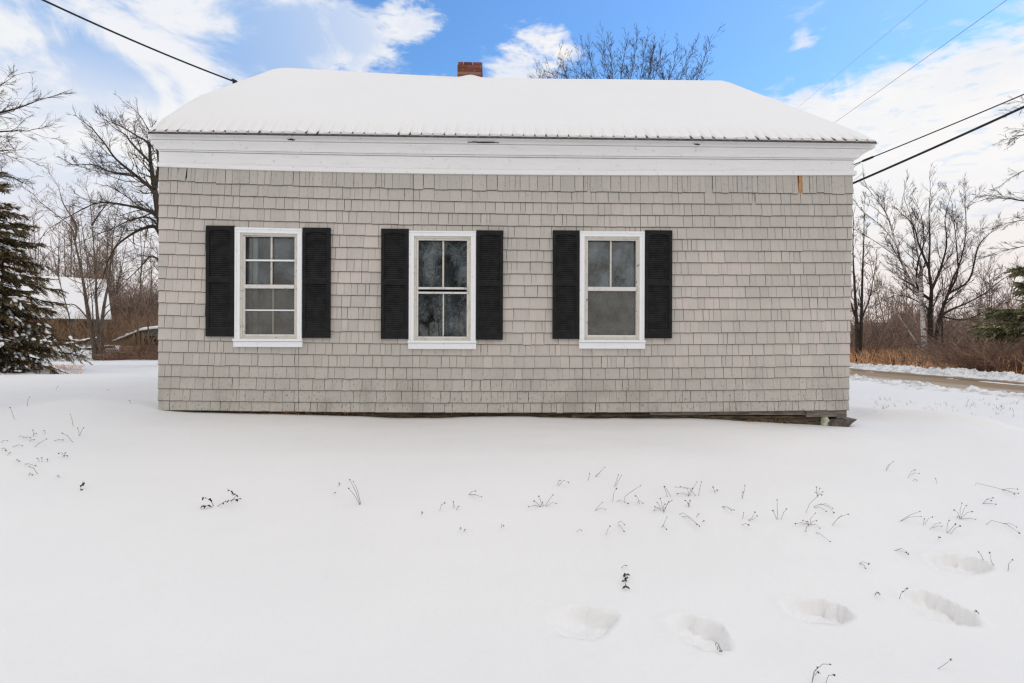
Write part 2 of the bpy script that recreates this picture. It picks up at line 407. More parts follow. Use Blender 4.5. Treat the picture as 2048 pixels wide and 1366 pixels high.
# --- windows: measured corners (casing L, R, top, sill top, sill bottom), glazing limits
WINS = [
 dict(l=470, r=605.5, tl=453.8, tr=457.0, st=677.5, sb=694, gl=491.5, gr=590.5, gt=473.5, rail=(569.5, 577), gb=668.5, rails=1, vu=543.5, hu=521, vl=547, hl=620.5, scr=True, glass='glass',
      label='window with a cross of glazing bars in both sashes', shut=((413.3, 468.8, 451.6, 673.2), (606, 660.8, 455.6, 676))),
 dict(l=817.8, r=952.2, tl=461, tr=462, st=681, sb=698, gl=837, gr=934, gt=481, rail=(574.5, 587.5), gb=673, rails=2, vu=886.5, hu=None, vl=887, hl=None, scr=False, glass='glass',
      label='window with single upright bars and a doubled meeting rail', shut=((763, 817, 457.7, 678), (953, 1005.6, 461, 679.6))),
 dict(l=1158.8, r=1289, tl=462, tr=462.6, st=680, sb=697.4, gl=1175, gr=1271, gt=481.3, rail=(574, 582), gb=670, rails=1, vu=1221, hu=None, vl=None, hl=None, scr=True, glass='dusty',
      label='window with a bare lower sash behind an insect screen', shut=((1105.6, 1158, 461, 678), (1289.8, 1343, 460.8, 676.6)))]
for w in WINS:
    w['U0'], w['ZT'] = H(w['l'], (w['tl'] + w['tr']) / 2, -.03); w['U1'] = H(w['r'], 560, -.03)[0]
    w['ZS'] = H(w['l'], w['st'], -.03)[1]; w['ZB'] = H((w['l'] + w['r']) / 2, w['sb'], -.05)[1]
    w['open'] = (w['U0'] + .045, w['U1'] - .045, w['ZS'] - .01, w['ZT'] - .045)
# --- shingles
mb = MB()
OV = .045
def shingle(u0, u1, zb, zt, tilt=0.0, lift=0.0, th=.0125):
    g = rnd.choice((.0010, .0015, .0024))
    b, t = -.0255 - lift, -.0085 - lift * .3
    c = (u0 + u1) / 2; zm = (zb + zt) / 2
    pts = []
    for (v0, z_, hf) in ((b, zb, th), (t, zt, .004)):
        quad = []
        for (uu, vv) in ((u0 + g, v0), (u1 - g, v0), (u1 - g, v0 + hf), (u0 + g, v0 + hf)):
            du, dz = uu - c, z_ - zt
            quad.append((c + du * math.cos(tilt) - dz * math.sin(tilt), vv, zt + du * math.sin(tilt) + dz * math.cos(tilt)))
        pts += quad
    # front face split; worn butt chamfer also darkened to paint in course shadow
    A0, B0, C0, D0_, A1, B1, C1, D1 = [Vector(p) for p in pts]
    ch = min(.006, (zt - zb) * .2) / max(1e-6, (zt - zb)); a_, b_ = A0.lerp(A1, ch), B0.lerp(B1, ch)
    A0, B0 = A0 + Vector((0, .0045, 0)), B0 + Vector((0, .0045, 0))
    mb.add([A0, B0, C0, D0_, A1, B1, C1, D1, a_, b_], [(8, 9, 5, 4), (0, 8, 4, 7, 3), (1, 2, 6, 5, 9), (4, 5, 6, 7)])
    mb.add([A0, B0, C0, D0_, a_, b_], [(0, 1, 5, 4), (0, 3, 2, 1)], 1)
GAPS = [(H(1174, 370)[0], H(1180, 370)[0]), (H(1409, 370)[0], H(1424, 370)[0])]; GAP2 = (H(1503, 397)[0], H(1509, 397)[0])
orange_u0, orange_u1 = H(1594, 370)[0], H(1603, 370)[0]
for i in range(20):
    row = 20 - i                             # bottom edge index
    u = uL
    forced = sorted([e for w in WINS for e in (w['open'][0], w['open'][1])] + ([orange_u0, orange_u1, H(357, 350)[0], H(376, 350)[0]] + [e for g_ in GAPS for e in g_] if i == 19 else []) + (list(GAP2) if i == 18 else []))
    while u < uRt - .005:
        wd = rnd.choice([rnd.uniform(.065, .11), rnd.uniform(.09, .15), rnd.uniform(.12, .20)])
        if i == 19: wd = rnd.uniform(.075, .16)
        ue = u + wd
        for e in forced:
            if u + .004 < e < ue + .03: ue = e
        s = (u + ue) / 2; s = (s - uL) / UW
        zb = zc(row, s) + rnd.gauss(0, .0010) - (.004 if rnd.random() < .06 else 0); zt = zc(row - 1, s) + OV
        ur = uR(zb)
        if ue > ur - .03: ue = ur
        if u >= ur - .01: break
        if i == 19:
            if abs(u - orange_u0) < .003: u = ue; continue
            zt = zc(0, s) + .02
            if abs(u - H(357, 350)[0]) < .003:
                shingle(u + .008, ue - .004, zb + .006, zt - .01, R(-5), .004); u = ue; continue
            zb += rnd.uniform(-.006, .006)
        skip = False
        if i == 18 and abs(u - GAP2[0]) < .003: shingle(u + .004, ue, zb + .004, zt, 0, -.015); u = ue; continue
        if i == 19 and any(abs(u - g_[0]) < .003 for g_ in GAPS): shingle(u, ue, zb - .02, zt, 0, -.011); u = ue; continue
        for w in WINS:
            a, b, c, d = w['open']
            if u >= a - .003 and ue <= b + .003:
                if zb >= c and zb < d and zt > c: skip = zb > c and zt < d + .2 and zb < d - .0 and not (zt > d)
                if zb < d < zt and zb >= c: zb = d if (zt - d) > .01 else zb; skip = skip or (zt - d) <= .01
                elif zb < c < zt: zt = c
        if not skip and ue - u > .006:
            g0 = rnd.choice([0, 0, 0, .001, .0025]); 
            if rnd.random() < .22 and ue - u > .1 or i == 19 and rnd.random() < .4:     # a split shingle: crack shows as a thin line
                cu = lerp(u, ue, rnd.uniform(.3, .7)); shingle(u + g0, cu, zb, zt); shingle(cu, ue, zb + rnd.gauss(0, .001), zt)
            else: shingle(u + g0, ue, zb, zt, R(rnd.gauss(0, .14)), max(0, rnd.gauss(0, .0012)))
        u = ue
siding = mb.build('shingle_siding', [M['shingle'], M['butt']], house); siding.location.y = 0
# --- sheathing behind the shingles (split round the openings), side and back walls
mb = MB(); ZT0 = 2.75; ZB0 = -.02; edges = [uL + .006] + [e for w in WINS for e in (w['open'][0], w['open'][1])] + [uRb - .012]
for a, b in zip(edges, edges[1:]): 
    w = next((w for w in WINS if abs(w['open'][0] - a) < 1e-6), None)
    if w is None: mb.box(a, b, .0, .02, ZB0 + .06, ZT0)
    else:
        mb.box(a, b, .0, .02, ZB0 + .06, w['open'][2]); mb.box(a, b, .0, .02, w['open'][3], ZT0)
mb.build('sheathing', M['felt'], house)
HD = 7.0                                     # depth of the house
mb = MB()
mb.box(uL + .004, uL + .1, .022, HD, -.4, 2.75); mb.box(uRb - .11, uRb - .014, .022, HD, -.4, 2.75); mb.box(uL + .1, uRb - .11, HD - .1, HD, -.4, 2.75)
EAVEZ = P(1024, 270, 5.9).z; vE, vRg = -.23, 3.72
RZ = P(570, 140, 9.67).z - .09
for uu in (uL + .03, uRb - .05):             # gable walls
    mb.add([(uu - .02, .1, 2.75), (uu - .02, HD - .1, 2.75), (uu - .02, vRg, RZ - .15), (uu + .04, .1, 2.75), (uu + .04, HD - .1, 2.75), (uu + .04, vRg, RZ - .15)], [(0, 1, 2), (3, 5, 4), (0, 3, 4, 1), (1, 4, 5, 2), (2, 5, 3, 0)])
mb.build('gable_wall', M['shingle'], house)
# --- rooms seen dimly through the glass
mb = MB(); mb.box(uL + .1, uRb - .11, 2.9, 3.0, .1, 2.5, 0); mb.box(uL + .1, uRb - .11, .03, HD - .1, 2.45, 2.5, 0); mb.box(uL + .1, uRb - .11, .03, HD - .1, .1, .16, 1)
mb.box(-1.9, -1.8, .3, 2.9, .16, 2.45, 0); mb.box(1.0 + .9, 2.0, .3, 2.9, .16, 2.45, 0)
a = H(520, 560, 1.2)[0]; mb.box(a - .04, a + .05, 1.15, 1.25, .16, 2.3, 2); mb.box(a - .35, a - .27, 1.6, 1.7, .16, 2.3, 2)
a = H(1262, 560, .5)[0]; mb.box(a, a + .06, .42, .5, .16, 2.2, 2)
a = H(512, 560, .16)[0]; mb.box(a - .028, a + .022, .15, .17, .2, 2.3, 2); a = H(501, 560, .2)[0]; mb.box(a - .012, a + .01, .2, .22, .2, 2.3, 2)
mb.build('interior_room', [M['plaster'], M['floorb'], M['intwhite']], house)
# --- exposed splinter of raw wood where a top shingle has split away
mb = MB(); s = (orange_u0 - uL) / UW; zt = zc(0, s) + .01; zb = zc(1, s)
mb.hexa([(orange_u0 + .006, -.014, zb), (orange_u1, -.012, zb + .004), (orange_u1, -.006, zb + .004), (orange_u0 + .006, -.006, zb), (orange_u0 + .018, -.010, zt), (orange_u1 + .002, -.010, zt), (orange_u1 + .002, -.004, zt), (orange_u0 + .018, -.004, zt)])
tag(mb.build('bare_shingle', M['rawwood'], house), 'strip of raw orange wood where a shingle has split off')
EaL = H(293, 262, vE - .02)[0]; EaR = H(1756, 283, vE - .02)[0]
zeL = H(293, 263, vE)[1]; zeR = H(1756, 284, vE)[1]
def eave(s):
    px = lerp(293, 1756, s)
    py = interp([(293, 263.5), (600, 267.5), (900, 271.5), (1200, 275.5), (1500, 279.5), (1756, 283.5)], px)
    return H(px, py, vE)[1]
# --- frieze and cornice: profile (overhang, z) swept along the front with mitred returns
sv = lambda s: sag(s, 1.0)
zf0 = zc(0, .0)
def zfr(px_y, s):                            # photo height at the left corner -> z, following the plate
    return None
prof_f = [(.034, 348.5), (.034, 339.5), (.012, 338.5), (.012, 315), (.026, 313), (.030, 310.3), (.012, 310.2), (.012, 309.75), (.052, 309.6), (.074, 303), (.104, 297), (.138, 291.5), (.142, 289.5), (.172, 286.5), (.176, 278), (.196, 276.5), (.196, 274.5)]
xs_ref = 1000.0
def zprof(o, py): return H(xs_ref, py, -o)[1]
zp = [(o, zprof(o, py)) for o, py in prof_f]
zlow_ref = zp[0][1]
def plate(s):                                # deviation of the plate line from its height at the reference column
    s0 = (H(xs_ref, 345)[0] - uL) / UW
    return (lerp(zL[0], zR[0], s) + sag(s, 1.0)) - (lerp(zL[0], zR[0], s0) + sag(s0, 1.0))
def dev(t, z):                               # the eave has sagged less than the plate
    h = (z - zp[0][1]) / (zp[-1][1] - zp[0][1])
    return lerp(plate(t), eave(t) - eave((xs_ref - 293) / 1463), max(0, min(1, h)))
EL = uL; ER = uRt; KL, KR = .12, .85
mb = MB(); K = 41
path = []
def sweep(zp, mats, mi=0, seam=0):
    rows = []
    stations = [('l', 1.0), ('l', .0)] + [('f', k / (K - 1)) for k in range(K)] + [('r', 0.), ('r', 1.0)]
    for kind, t in stations:
        row = []
        for o, z in zp:
            if kind == 'f': uu = lerp(EL - o * KL, ER + o * KR, t); vv = -o; zz = z + dev(t, z)
            elif kind == 'l': uu = EL - o * KL; vv = -o if t == 0 else .5; zz = z + dev(0, z)
            else: uu = ER + o * KR; vv = -o if t == 0 else .5; zz = z + dev(1, z)
            row.append((uu, vv, zz))
        rows.append(row)
    n = len(zp); vs = [p for r in rows for p in r]; fs = []
    for i in range(len(rows) - 1):
        for j in range(n - 1): fs.append((i * n + j, i * n + j + 1, (i + 1) * n + j + 1, (i + 1) * n + j))
    mb.add(vs, fs, mi)
sweep([(-.02, zp[0][1])] + zp[:4] + [(-.02, zp[3][1])], None)
mb.build('frieze_board', M['white'], house)
mb = MB(); sweep([(-.02, zp[4][1])] + zp[4:13] + [(-.02, zp[12][1] + .001)], None); mb.build('crown_moulding', M['white'], house)
mb = MB(); sweep([(-.02, zp[13][1] - .004)] + [(zp[13][0], zp[13][1])] + zp[14:] + [(-.02, zp[-1][1])], None); mb.build('fascia_board', M['white'], house)
for (pa, pb, py) in [(575, 590, 278.5), (935, 998, 284), (1388, 1400, 288)]:
    mb = MB(); u0, z0 = H(pa, py, -.18); u1, z1 = H(pb, py + 1.2, -.18); n = 7
    for i in range(n):
        a, b = lerp(u0, u1, i / n), lerp(u0, u1, (i + 1) / n); h = .004 + .012 * math.sin(math.pi * (i + .5) / n) * rnd.uniform(.4, 1.2)
        zz = lerp(z0, z1, (i + .5) / n) + rnd.uniform(-.003, .003)
        mb.hexa([(a, -.1825, zz - h / 2), (b, -.1825, zz - h / 2), (b, -.172, zz - h / 2), (a, -.172, zz - h / 2), (a, -.1815, zz + h / 2), (b, -.1815, zz + h / 2), (b, -.172, zz + h / 2), (a, -.172, zz + h / 2)])
    mb.build('cornice_crack', M['felt'], house)
# --- roof: ribbed metal sheets on two slopes, chimney and snow cover as its pieces
rzL = (HMI @ P(572, 141, 9.79)).z - .075; rzR = (HMI @ P(1450, 161, 10.05)).z - .055
def ridge(s): return lerp(rzL, rzR, s) - .05 * math.sin(math.pi * s) ** 2
def roofz(s, t): return lerp(eave(s), ridge(s), t)     # t: 0 eave .. 1 ridge
mb = MB(); RP = .122; nr = int((EaR - EaL) / RP); pts_s = []
for i in range(nr + 1):
    for off, h in ((-.5, 0), (-.14, 0), (0, 1), (.14, 0)):
        u = EaL + (i + off + .5) * RP
        if EaL <= u <= EaR: pts_s.append(((u - EaL) / (EaR - EaL), .020 * h))
pts_s = [(0, 0)] + pts_s + [(1, 0)]
slope = math.atan2(ridge(.5) - eave(.5), vRg - vE); sn, cs = math.sin(slope), math.cos(slope)
vs = []; fs = []; T = [0, .03, .5, 1.0]
for s, h in pts_s:
    for t in T:
        u = lerp(EaL, EaR, s); v = lerp(vE, vRg, t); vs.append((u, v - h * sn, roofz(s, t) + h * cs))
    vs.append((u, 2 * vRg - vE, roofz(s, 0) + h * cs))
n = len(T) + 1
for i in range(len(pts_s) - 1):
    for j in range(n - 1): fs.append((i * n + j, (i + 1) * n + j, (i + 1) * n + j + 1, i * n + j + 1))
mb.add(vs, fs)
k0 = len(mb.v); vs = []                      # deck below, visible at the edges
for s in (0, .25, .5, .75, 1):
    u = lerp(EaL, EaR, s)
    for (v, z) in ((vE, roofz(s, 0) - .004), (vRg, roofz(s, 1) - .004), (2 * vRg - vE, roofz(s, 0) - .004), (2 * vRg - vE, roofz(s, 0) - .03), (vRg, roofz(s, 1) - .035), (vE, roofz(s, 0) - .022)): vs.append((u, v, z))
fs = []
for i in range(4):
    for j in range(6): fs.append((i * 6 + j, (i + 1) * 6 + j, (i + 1) * 6 + (j + 1) % 6, i * 6 + (j + 1) % 6))
fs += [(0, 1, 4, 5), (1, 2, 3, 4), (24, 29, 28, 25), (25, 28, 27, 26)]
mb.add(vs, fs)
roof = mb.build('roof', M['metal'], house)
mb = MB(); nu, nt = 520, 60                  # snow lying on the front slope and over the ridge
chu0, chu1 = H(916, 137, vRg)[0], H(966, 137, vRg)[0]; chc = (chu0 + chu1) / 2
def snowt(u, t, s):
    du = min(u - EaL, EaR - u)
    e = t * (vRg - vE) / cs                  # distance up the slope
    edge = .024 + .010 * nz(u * 5, 1.3, 0) + .013 * nz(u * 19, 4.3, 0)
    ph = ((u - EaL) / RP) % 1.0; edge -= max(0, .019 + .024 * nz(u * 3.1, 7, 0)) * math.exp(-((ph - .5 + .2 * nz(u * 4, 2, 2)) / .13) ** 2)
    full = .085 + .015 * nz(u * .7, t * 2.2, 2) - .03 * sst(.4, 1, s)
    k = sst(0, .38, e) ** .6
    th = lerp(edge, full, k) + .006 * nz(u * 9, e * 9, 3) * (1 - k)
    th *= sst(-.10, .12, du) * .75 + .25 * sst(0, .03, du)
    th += .105 * math.exp(-(s / .13) ** 2) * sst(-.02, .30, t) * (1 - .55 * sst(.8, 1.0, t))
    th += .055 * math.exp(-((u - chc - .01) / .17) ** 2) * sst(.82, .985, t)
    return max(th, -.004)
vs = []; fs = []
for i in range(nu + 1):
    s = i / nu; u = lerp(EaL + .004, EaR - .012, s)
    col_ = []
    tt = [(j / nt) ** 1.5 for j in range(nt + 1)]
    for t in tt:
        th = snowt(u, t, s); v = lerp(vE + .004, vRg, t); col_.append((u, v - th * sn * (1 - .85 * sst(.93, 1, t)), roofz(s, t) + th * cs))
    b = col_[0]; col_.insert(0, (u, vE + .012, roofz(s, 0) - .002))
    th = snowt(u, 1, s)
    for q, kk in ((.15, .98), (1.2, .9), (vRg - vE - .1, .6)): col_.append((u, vRg + q, lerp(ridge(s), eave(s), q / (vRg - vE)) + .085 * kk * (1 if kk < .95 else th / .09)))
    vs += col_
m_ = nt + 5
for i in range(nu):
    for j in range(m_ - 1): fs.append((i * m_ + j, (i + 1) * m_ + j, (i + 1) * m_ + j + 1, i * m_ + j + 1))
for i in (0, nu):                            # close the rake ends
    nb = len(vs); rim = vs[i * m_:(i + 1) * m_]
    for j, (u, v, z) in enumerate(rim): vs.append((u + (-.006 if i == 0 else .006), v, min(z, lerp(eave(i / nu), ridge(i / nu), max(0, 1 - abs(v - vRg) / (vRg - vE))) + .004)))
    for j in range(m_ - 1): fs.append((i * m_ + j, i * m_ + j + 1, nb + j + 1, nb + j))
mb.add(vs, fs); mb.build('snow_cover', M['snow'], roof, smooth=True)
mb = MB(); zt = (HMI @ P(940, 125, 9.77)).z; zb = ridge(.5) - .3; c0 = zt - .052; nrow = 11
bh = .0605
mb.box(chu0 + .010, chu1 - .010, vRg - .14, vRg + .24, zb, c0 - .002, 1)
for r in range(nrow):
    z1 = c0 - r * bh; z0 = z1 - bh + .008; off = (r % 2) * .105
    for side in range(2):
        a = chu0 - off
        while a < chu1:
            x0, x1 = max(a, chu0), min(a + .2, chu1)
            j = rnd.uniform(-.0025, .0025)
            if x1 - x0 > .02:
                if side == 0: mb.box(x0, x1 - .008, vRg - .15 + j, vRg - .05, z0, z1, 0)
                else: mb.box(x0, x1 - .008, vRg + .16, vRg + .25 + j, z0, z1, 0)
            a += .208
    for x0, x1 in ((chu0, chu0 + .09), (chu1 - .098, chu1 - .008)): mb.box(x0 + .001, x1 - .001, vRg - .04, vRg + .05, z0, z1, 0); mb.box(x0 + .001, x1 - .001, vRg + .058, vRg + .152, z0, z1, 0)
for x0, x1 in ((chu0 + .012, chu0 + .10), (chu0 + .11, chu1 - .19), (chu1 - .18, chu1 - .015)): mb.box(x0, x1, vRg - .142, vRg + .24, c0 + .010, zt, 0)
mb.box(chu0 + .02, chu1 - .02, vRg - .136, vRg + .23, c0 + .001, c0 + .0095, 1)
mb.build('chimney', [M['brick'], M['mortar']], roof)
# --- windows
for w in WINS:
    U0, U1, ZT, ZS, ZB = w['U0'], w['U1'], w['ZT'], w['ZS'], w['ZB']; dz = H(w['r'], w['tr'], -.03)[1] - H(w['l'], w['tl'], -.03)[1]
    gl, gr = H(w['gl'], 560, .01)[0], H(w['gr'], 560, .01)[0]; gt = H(w['gl'], w['gt'], .01)[1]; gb = H(w['gl'], w['gb'], .01)[1]
    rt, rb = H(w['gl'], w['rail'][0], .01)[1], H(w['gl'], w['rail'][1], .01)[1]
    root = empty('window', (0, 0, 0)); root.parent = house; tag(root, w['label'])
    mb = MB(); cw = .058
    def quadbox(a0, a1, b0, b1, vf, vb):     # u0,u1,z0,z1 with the head tilted like the settled wall
        f = lambda u: dz * ((u - U0) / (U1 - U0) - .5)
        kz = lambda z: max(0, min(1, (z - ZS) / (ZT - ZS)))
        mb.hexa([(a0, vf, b0 + f(a0) * kz(b0)), (a1, vf, b0 + f(a1) * kz(b0)), (a1, vb, b0 + f(a1) * kz(b0)), (a0, vb, b0 + f(a0) * kz(b0)), (a0, vf, b1 + f(a0) * kz(b1)), (a1, vf, b1 + f(a1) * kz(b1)), (a1, vb, b1 + f(a1) * kz(b1)), (a0, vb, b1 + f(a0) * kz(b1))])
    quadbox(U0, U0 + cw, ZS, ZT - cw, -.042, -.004); quadbox(U1 - cw, U1, ZS, ZT - cw, -.042, -.004); quadbox(U0, U1, ZT - cw, ZT, -.044, -.004)
    quadbox(U0 + .004, U0 + .022, ZS, ZT - .022, -.050, -.042); quadbox(U1 - .022, U1 - .004, ZS, ZT - .022, -.050, -.042); quadbox(U0 + .004, U1 - .004, ZT - .021, ZT - .004, -.052, -.0445)
    mb.build('casing', M['bright'], root, bevel=.0025)
    mb = MB(); mb.box(U0 - .004, U1 + .006, -.075, .02, ZS - .026, ZS); mb.box(U0 - .001, U1 + .003, -.060, -.006, ZB, ZS - .028); mb.build('sill', M['bright'], root, bevel=.003)
    mb = MB(); a0, a1, a2 = U0 + cw, U1 - cw, ZT - cw; st = .024    # worn blind stop and jamb lining
    quadbox(a0, a0 + st, ZS, a2 - st, -.026, .06); quadbox(a1 - st, a1, ZS, a2 - st, -.026, .06); quadbox(a0, a1, a2 - st, a2, -.027, .06); quadbox(a0 + st, a1 - st, ZS, ZS + .026, -.024, .06)
    mb.build('jamb_lining', M['cream'], root, bevel=.002)
    # storm sash frame around both panes
    mb = MB(); b0, b1 = a0 + st, a1 - st; bt = a2 - st; bb = ZS + .026
    mb.box(b0, gl, -.016, .012, bb, bt); mb.box(gr, b1, -.016, .012, bb, bt); mb.box(gl, gr, -.015, .012, gt, bt); mb.box(gl, gr, -.015, .012, bb, gb)
    if w['rails'] == 1: mb.box(gl, gr, -.022, .012, rb, rt)
    else: mb.box(gl - .01, gr + .01, -.022, .012, rt - .024, rt); mb.box(gl, gr, -.012, .012, rb, rb + .022)
    mb.build('sash', M['sash'] if w['rails'] == 1 else M['sash'], root, bevel=.002)
    mb = MB(); mw = .009
    vu = H(w['vu'], 560, .03)[0]; mb.box(vu - mw, vu + mw, .018, .04, rt, gt)
    if w['vl']: vl = H(w['vl'], 560, .03)[0]; mb.box(vl - mw * .8, vl + mw * .8, .018, .04, gb, rb)
    mb.build('upright_bar', M['cream'], root)
    if w['hu']:
        mb = MB(); z = H(540, w['hu'], .01)[1]; mb.box(gl, gr, .0, .0165, z - .009, z + .009); mb.build('cross_bar', M['bright'], root); mb = MB(); z = H(540, w['hl'], .01)[1]; mb.box(gl, gr, .0, .0165, z - .007, z + .007); mb.build('cross_bar', M['bright'], root)
    for (z0, z1) in ((rt, gt), (gb, rb)):
        mb = MB(); tw = rnd.uniform(-.002, .002); mb.add([(gl - .004, .045 + tw, z0 - .004), (gr + .004, .045 - tw, z0 - .004), (gr + .004, .045 + tw, z1 + .004), (gl - .004, .045 - tw, z1 + .004)], [(0, 1, 2, 3)]); mb.build('pane', M[w['glass']], root)
    if w['scr']:
        mb = MB(); mb.add([(gl, .0055, gb), (gr, .0055, gb), (gr, .0055, rb), (gl, .0055, rb)], [(0, 1, 2, 3)]); mb.build('insect_screen', M['screen'], root)
    # --- shutters
    for (pl, pr, pt, pb) in w['shut']:
        v = -.035; a, zt_ = H(pl, pt, v); b, zb_ = H(pr, pb, v); 
        vf, vb = -.055, -.024; Hh = zt_ - zb_; stl = .036
        sh = empty('shutter', (0, 0, 0)); sh.parent = house
        fr = MB(); top, mid, bot = .042 * Hh / 1.2, .064, .085
        z_m1 = lerp(zt_, zb_, .462); z_m0 = z_m1 - .062; z_b = zb_ + .092; z_t = zt_ - .046
        fr.box(a, a + stl, vf, vb, zb_, zt_); fr.box(b - stl, b, vf, vb, zb_, zt_)
        fr.box(a + stl, b - stl, vf, vb, z_m0, z_m1); fr.box(a + stl, b - stl, vf, vb, zb_, z_b); fr.box(a + stl, b - stl, vf, vb, z_t, zt_)
        n = 12; x0, x1 = a + stl, b - stl     # cathedral arch filling below the top rail
        for q in range(n):
            t0, t1 = q / n, (q + 1) / n; f = lambda t: z_t - .020 * (1 - math.cos((2 * t - 1) * math.pi / 2) ** .8 if abs(2 * t - 1) < 1 else 1)
            u0, u1 = lerp(x0, x1, t0), lerp(x0, x1, t1)
            fr.hexa([(u0, vf, min(f(t0), z_t - .001)), (u1, vf, min(f(t1), z_t - .001)), (u1, vb, min(f(t1), z_t - .001)), (u0, vb, min(f(t0), z_t - .001)), (u0, vf, z_t), (u1, vf, z_t), (u1, vb, z_t), (u0, vb, z_t)])
        fr.build('shutter_frame', M['black'], sh, bevel=.0025)
        for (l0, l1) in ((z_b, z_m0), (z_m1, z_t)):
            lv = MB(); lv.box(x0, x1, -.030, -.026, l0, l1); cnt = 24; stp = (l1 - l0) / cnt
            for q in range(cnt):
                zz = l0 + q * stp; lv.hexa([(x0, -.052, zz + .001), (x1, -.052, zz + .001), (x1, -.047, zz + .001), (x0, -.047, zz + .001), (x0, -.037, zz + stp * .95), (x1, -.037, zz + stp * .95), (x1, -.0305, zz + stp * .95), (x0, -.0305, zz + stp * .95)])
            lv.build('louver_panel', M['slat_lit'], sh)
# --- sill timbers, foundation stones, straw
def onw(px, py, v): return H(px, py, v)
mb = MB()
def beam(pa, ya0, ya1, pb, yb0, yb1, vf, vb, mi=0, n=8):
    for i in range(n):
        t0, t1 = i / n, (i + 1) / n
        c = []
        for t in (t0, t1):
            px = lerp(pa, pb, t); u, za = H(px, lerp(ya0, yb0, t), vf); _, zb_ = H(px, lerp(ya1, yb1, t), vf); c.append((u, za + .006 * nz(px * .02, vf), zb_ + .008 * nz(px * .03, 5 + vf)))
        (u0, za0, zb0), (u1, za1, zb1) = c; j = .004 * nz(u0 * 4, vf * 9)
        mb.hexa([(u0, vf + j, zb0), (u1, vf + j, zb1), (u1, vb, zb1), (u0, vb, zb0), (u0, vf + j, za0), (u1, vf + j, za1), (u1, vb, za1), (u0, vb, za0)], mi)
beam(340, 814, 850, 900, 818, 862, .045, .2, 0, 14); beam(900, 819, 865, 1420, 818, 852, .035, .2, 0, 14)
tag(mb.build('sill_timber', M['timber'], house), 'dark rotten sill timber under the bottom shingles')
mb = MB(); beam(1300, 816, 830, 1612, 815, 830, .012, .16, 0, 8); mb.build('sill_board', M['oldwood'], house)
mb = MB(); beam(1613, 817, 834, 1694, 817, 834, -.004, .16, 0, 3); tag(mb.build('sill_board', M['oldwood'], house, bevel=.004), 'short grey corner board below the last shingles')
mb = MB(); beam(1380, 832, 872, 1650, 832, 868, .03, .2, 0, 10); mb.build('sill_timber', M['timber'], house)
mb = MB(); mb.box(uL + .05, uRb - .05, .22, .3, -.5, .1); mb.build('crawl_space', M['dark'], house)  # near-black slab standing in for the shade under the house
def rock(pts_px, vf, vb, m, name, lab=None):
    mb = MB(); n = len(pts_px); fr = [H(x, y, vf) for x, y in pts_px]
    vs = []
    cu = sum(p[0] for p in fr) / n; cz = sum(p[1] for p in fr) / n
    for k, vv in ((.86, vf), (1.0, vf + .03), (1.0, vb)): vs += [(cu + (u - cu) * k, vv + .008 * nz(u * 20, z * 20), cz + (z - cz) * k) for u, z in fr]
    fs = [tuple(range(n))[::-1]]
    for L in range(2):
        for i in range(n): fs.append((L * n + i, L * n + (i + 1) % n, (L + 1) * n + (i + 1) % n, (L + 1) * n + i))
    mb.add(vs, fs); o = mb.build(name, m, house, bevel=.006)
    if lab: tag(o, lab)
rock([(1668, 840), (1692, 838), (1718, 839), (1708, 846), (1698, 855), (1664, 858), (1659, 846)], -.06, .22, M['stone'], 'foundation_stone', 'flat dark stone jutting out under the corner')
rock([(1648, 834), (1656, 833), (1662, 842), (1664, 860), (1645, 860)], -.022, .1, M['lichen'], 'foundation_stone', 'pale lichen covered stone under the corner board')
mb = MB()
for i in range(260):
    px = rnd.choice([rnd.uniform(500, 620), rnd.uniform(560, 760), rnd.uniform(1490, 1580), rnd.uniform(1660, 1700), rnd.uniform(360, 1650)])
    u, z = H(px, interp(snow_px, px) - rnd.uniform(-2, 7), .0); v = rnd.uniform(-.03, .02); a = rnd.uniform(-.06, .06)
    mb.tube([(u, v, z - .01), (u + a * .5, v - .01, z + rnd.uniform(0, .015)), (u + a, v - rnd.uniform(0, .02), z + rnd.uniform(-.005, .03))], .0016, 3)
tag(mb.build('dead_straw', M['straw'], house, False), kind='stuff')
# --- service bracket on the gable corner
mb = MB(); uu = uRt + .012
q1 = H(1707, 332, .06); mb.box(uRt + .002, uRt + .022, .03, .10, H(1706, 344, .06)[1], H(1706, 326, .06)[1]); q2 = H(1708, 368, .06); mb.box(uRt + .002, uRt + .026, .03, .09, H(1708, 384, .06)[1], H(1708, 346, .06)[1])
mb.build('wire_bracket', M['wire'], house, bevel=.003)

# ------------------------------------------------------------------ wires
def wire(name, a, b, r, sagm, m, label, group=None, cat='wire', n=24, extra=None):
    mb = MB(); pts = []
    for i in range(n + 1):
        t = i / n; p = a.lerp(b, t); p.z -= sagm * 4 * t * (1 - t); pts.append(p)
    mb.tube(pts, r, 6)
    if extra: extra(mb, pts)
    return tag(mb.build(name, m, smooth=True), label, cat, group)
p0 = HM @ Vector((uRt + .03, .06, q2[1])); wire('power_cable', p0, P(2440, 30, 4.6), .0125, 0.02, M['wire'], 'thick black cable running from below the cornice out over the road', None, 'cable')
p1 = HM @ Vector((uRt + .02, .06, q1[1]))
def splice(mb, pts):
    d = (pts[3] - pts[0]).normalized(); a = pts[0] + d * .10; mb.tube([a, a + d * .03, a + d * .12, a + d * .15], [.004, .014, .013, .004], 6)
    mb.tube([pts[0] + Vector((0, 0, -.05)), pts[0] + Vector((.05, -.01, 0)), a + Vector((0, 0, -.012))], .003, 4)
    lo = []
    for i in range(13):
        t = i / 12; w = math.pi * (t * 1.15 - .1); lo.append(a + Vector((.03 + .045 * math.sin(w) - .10 * t, 0, -.02 - .19 * t)))
    mb.tube(lo, .0016, 4)
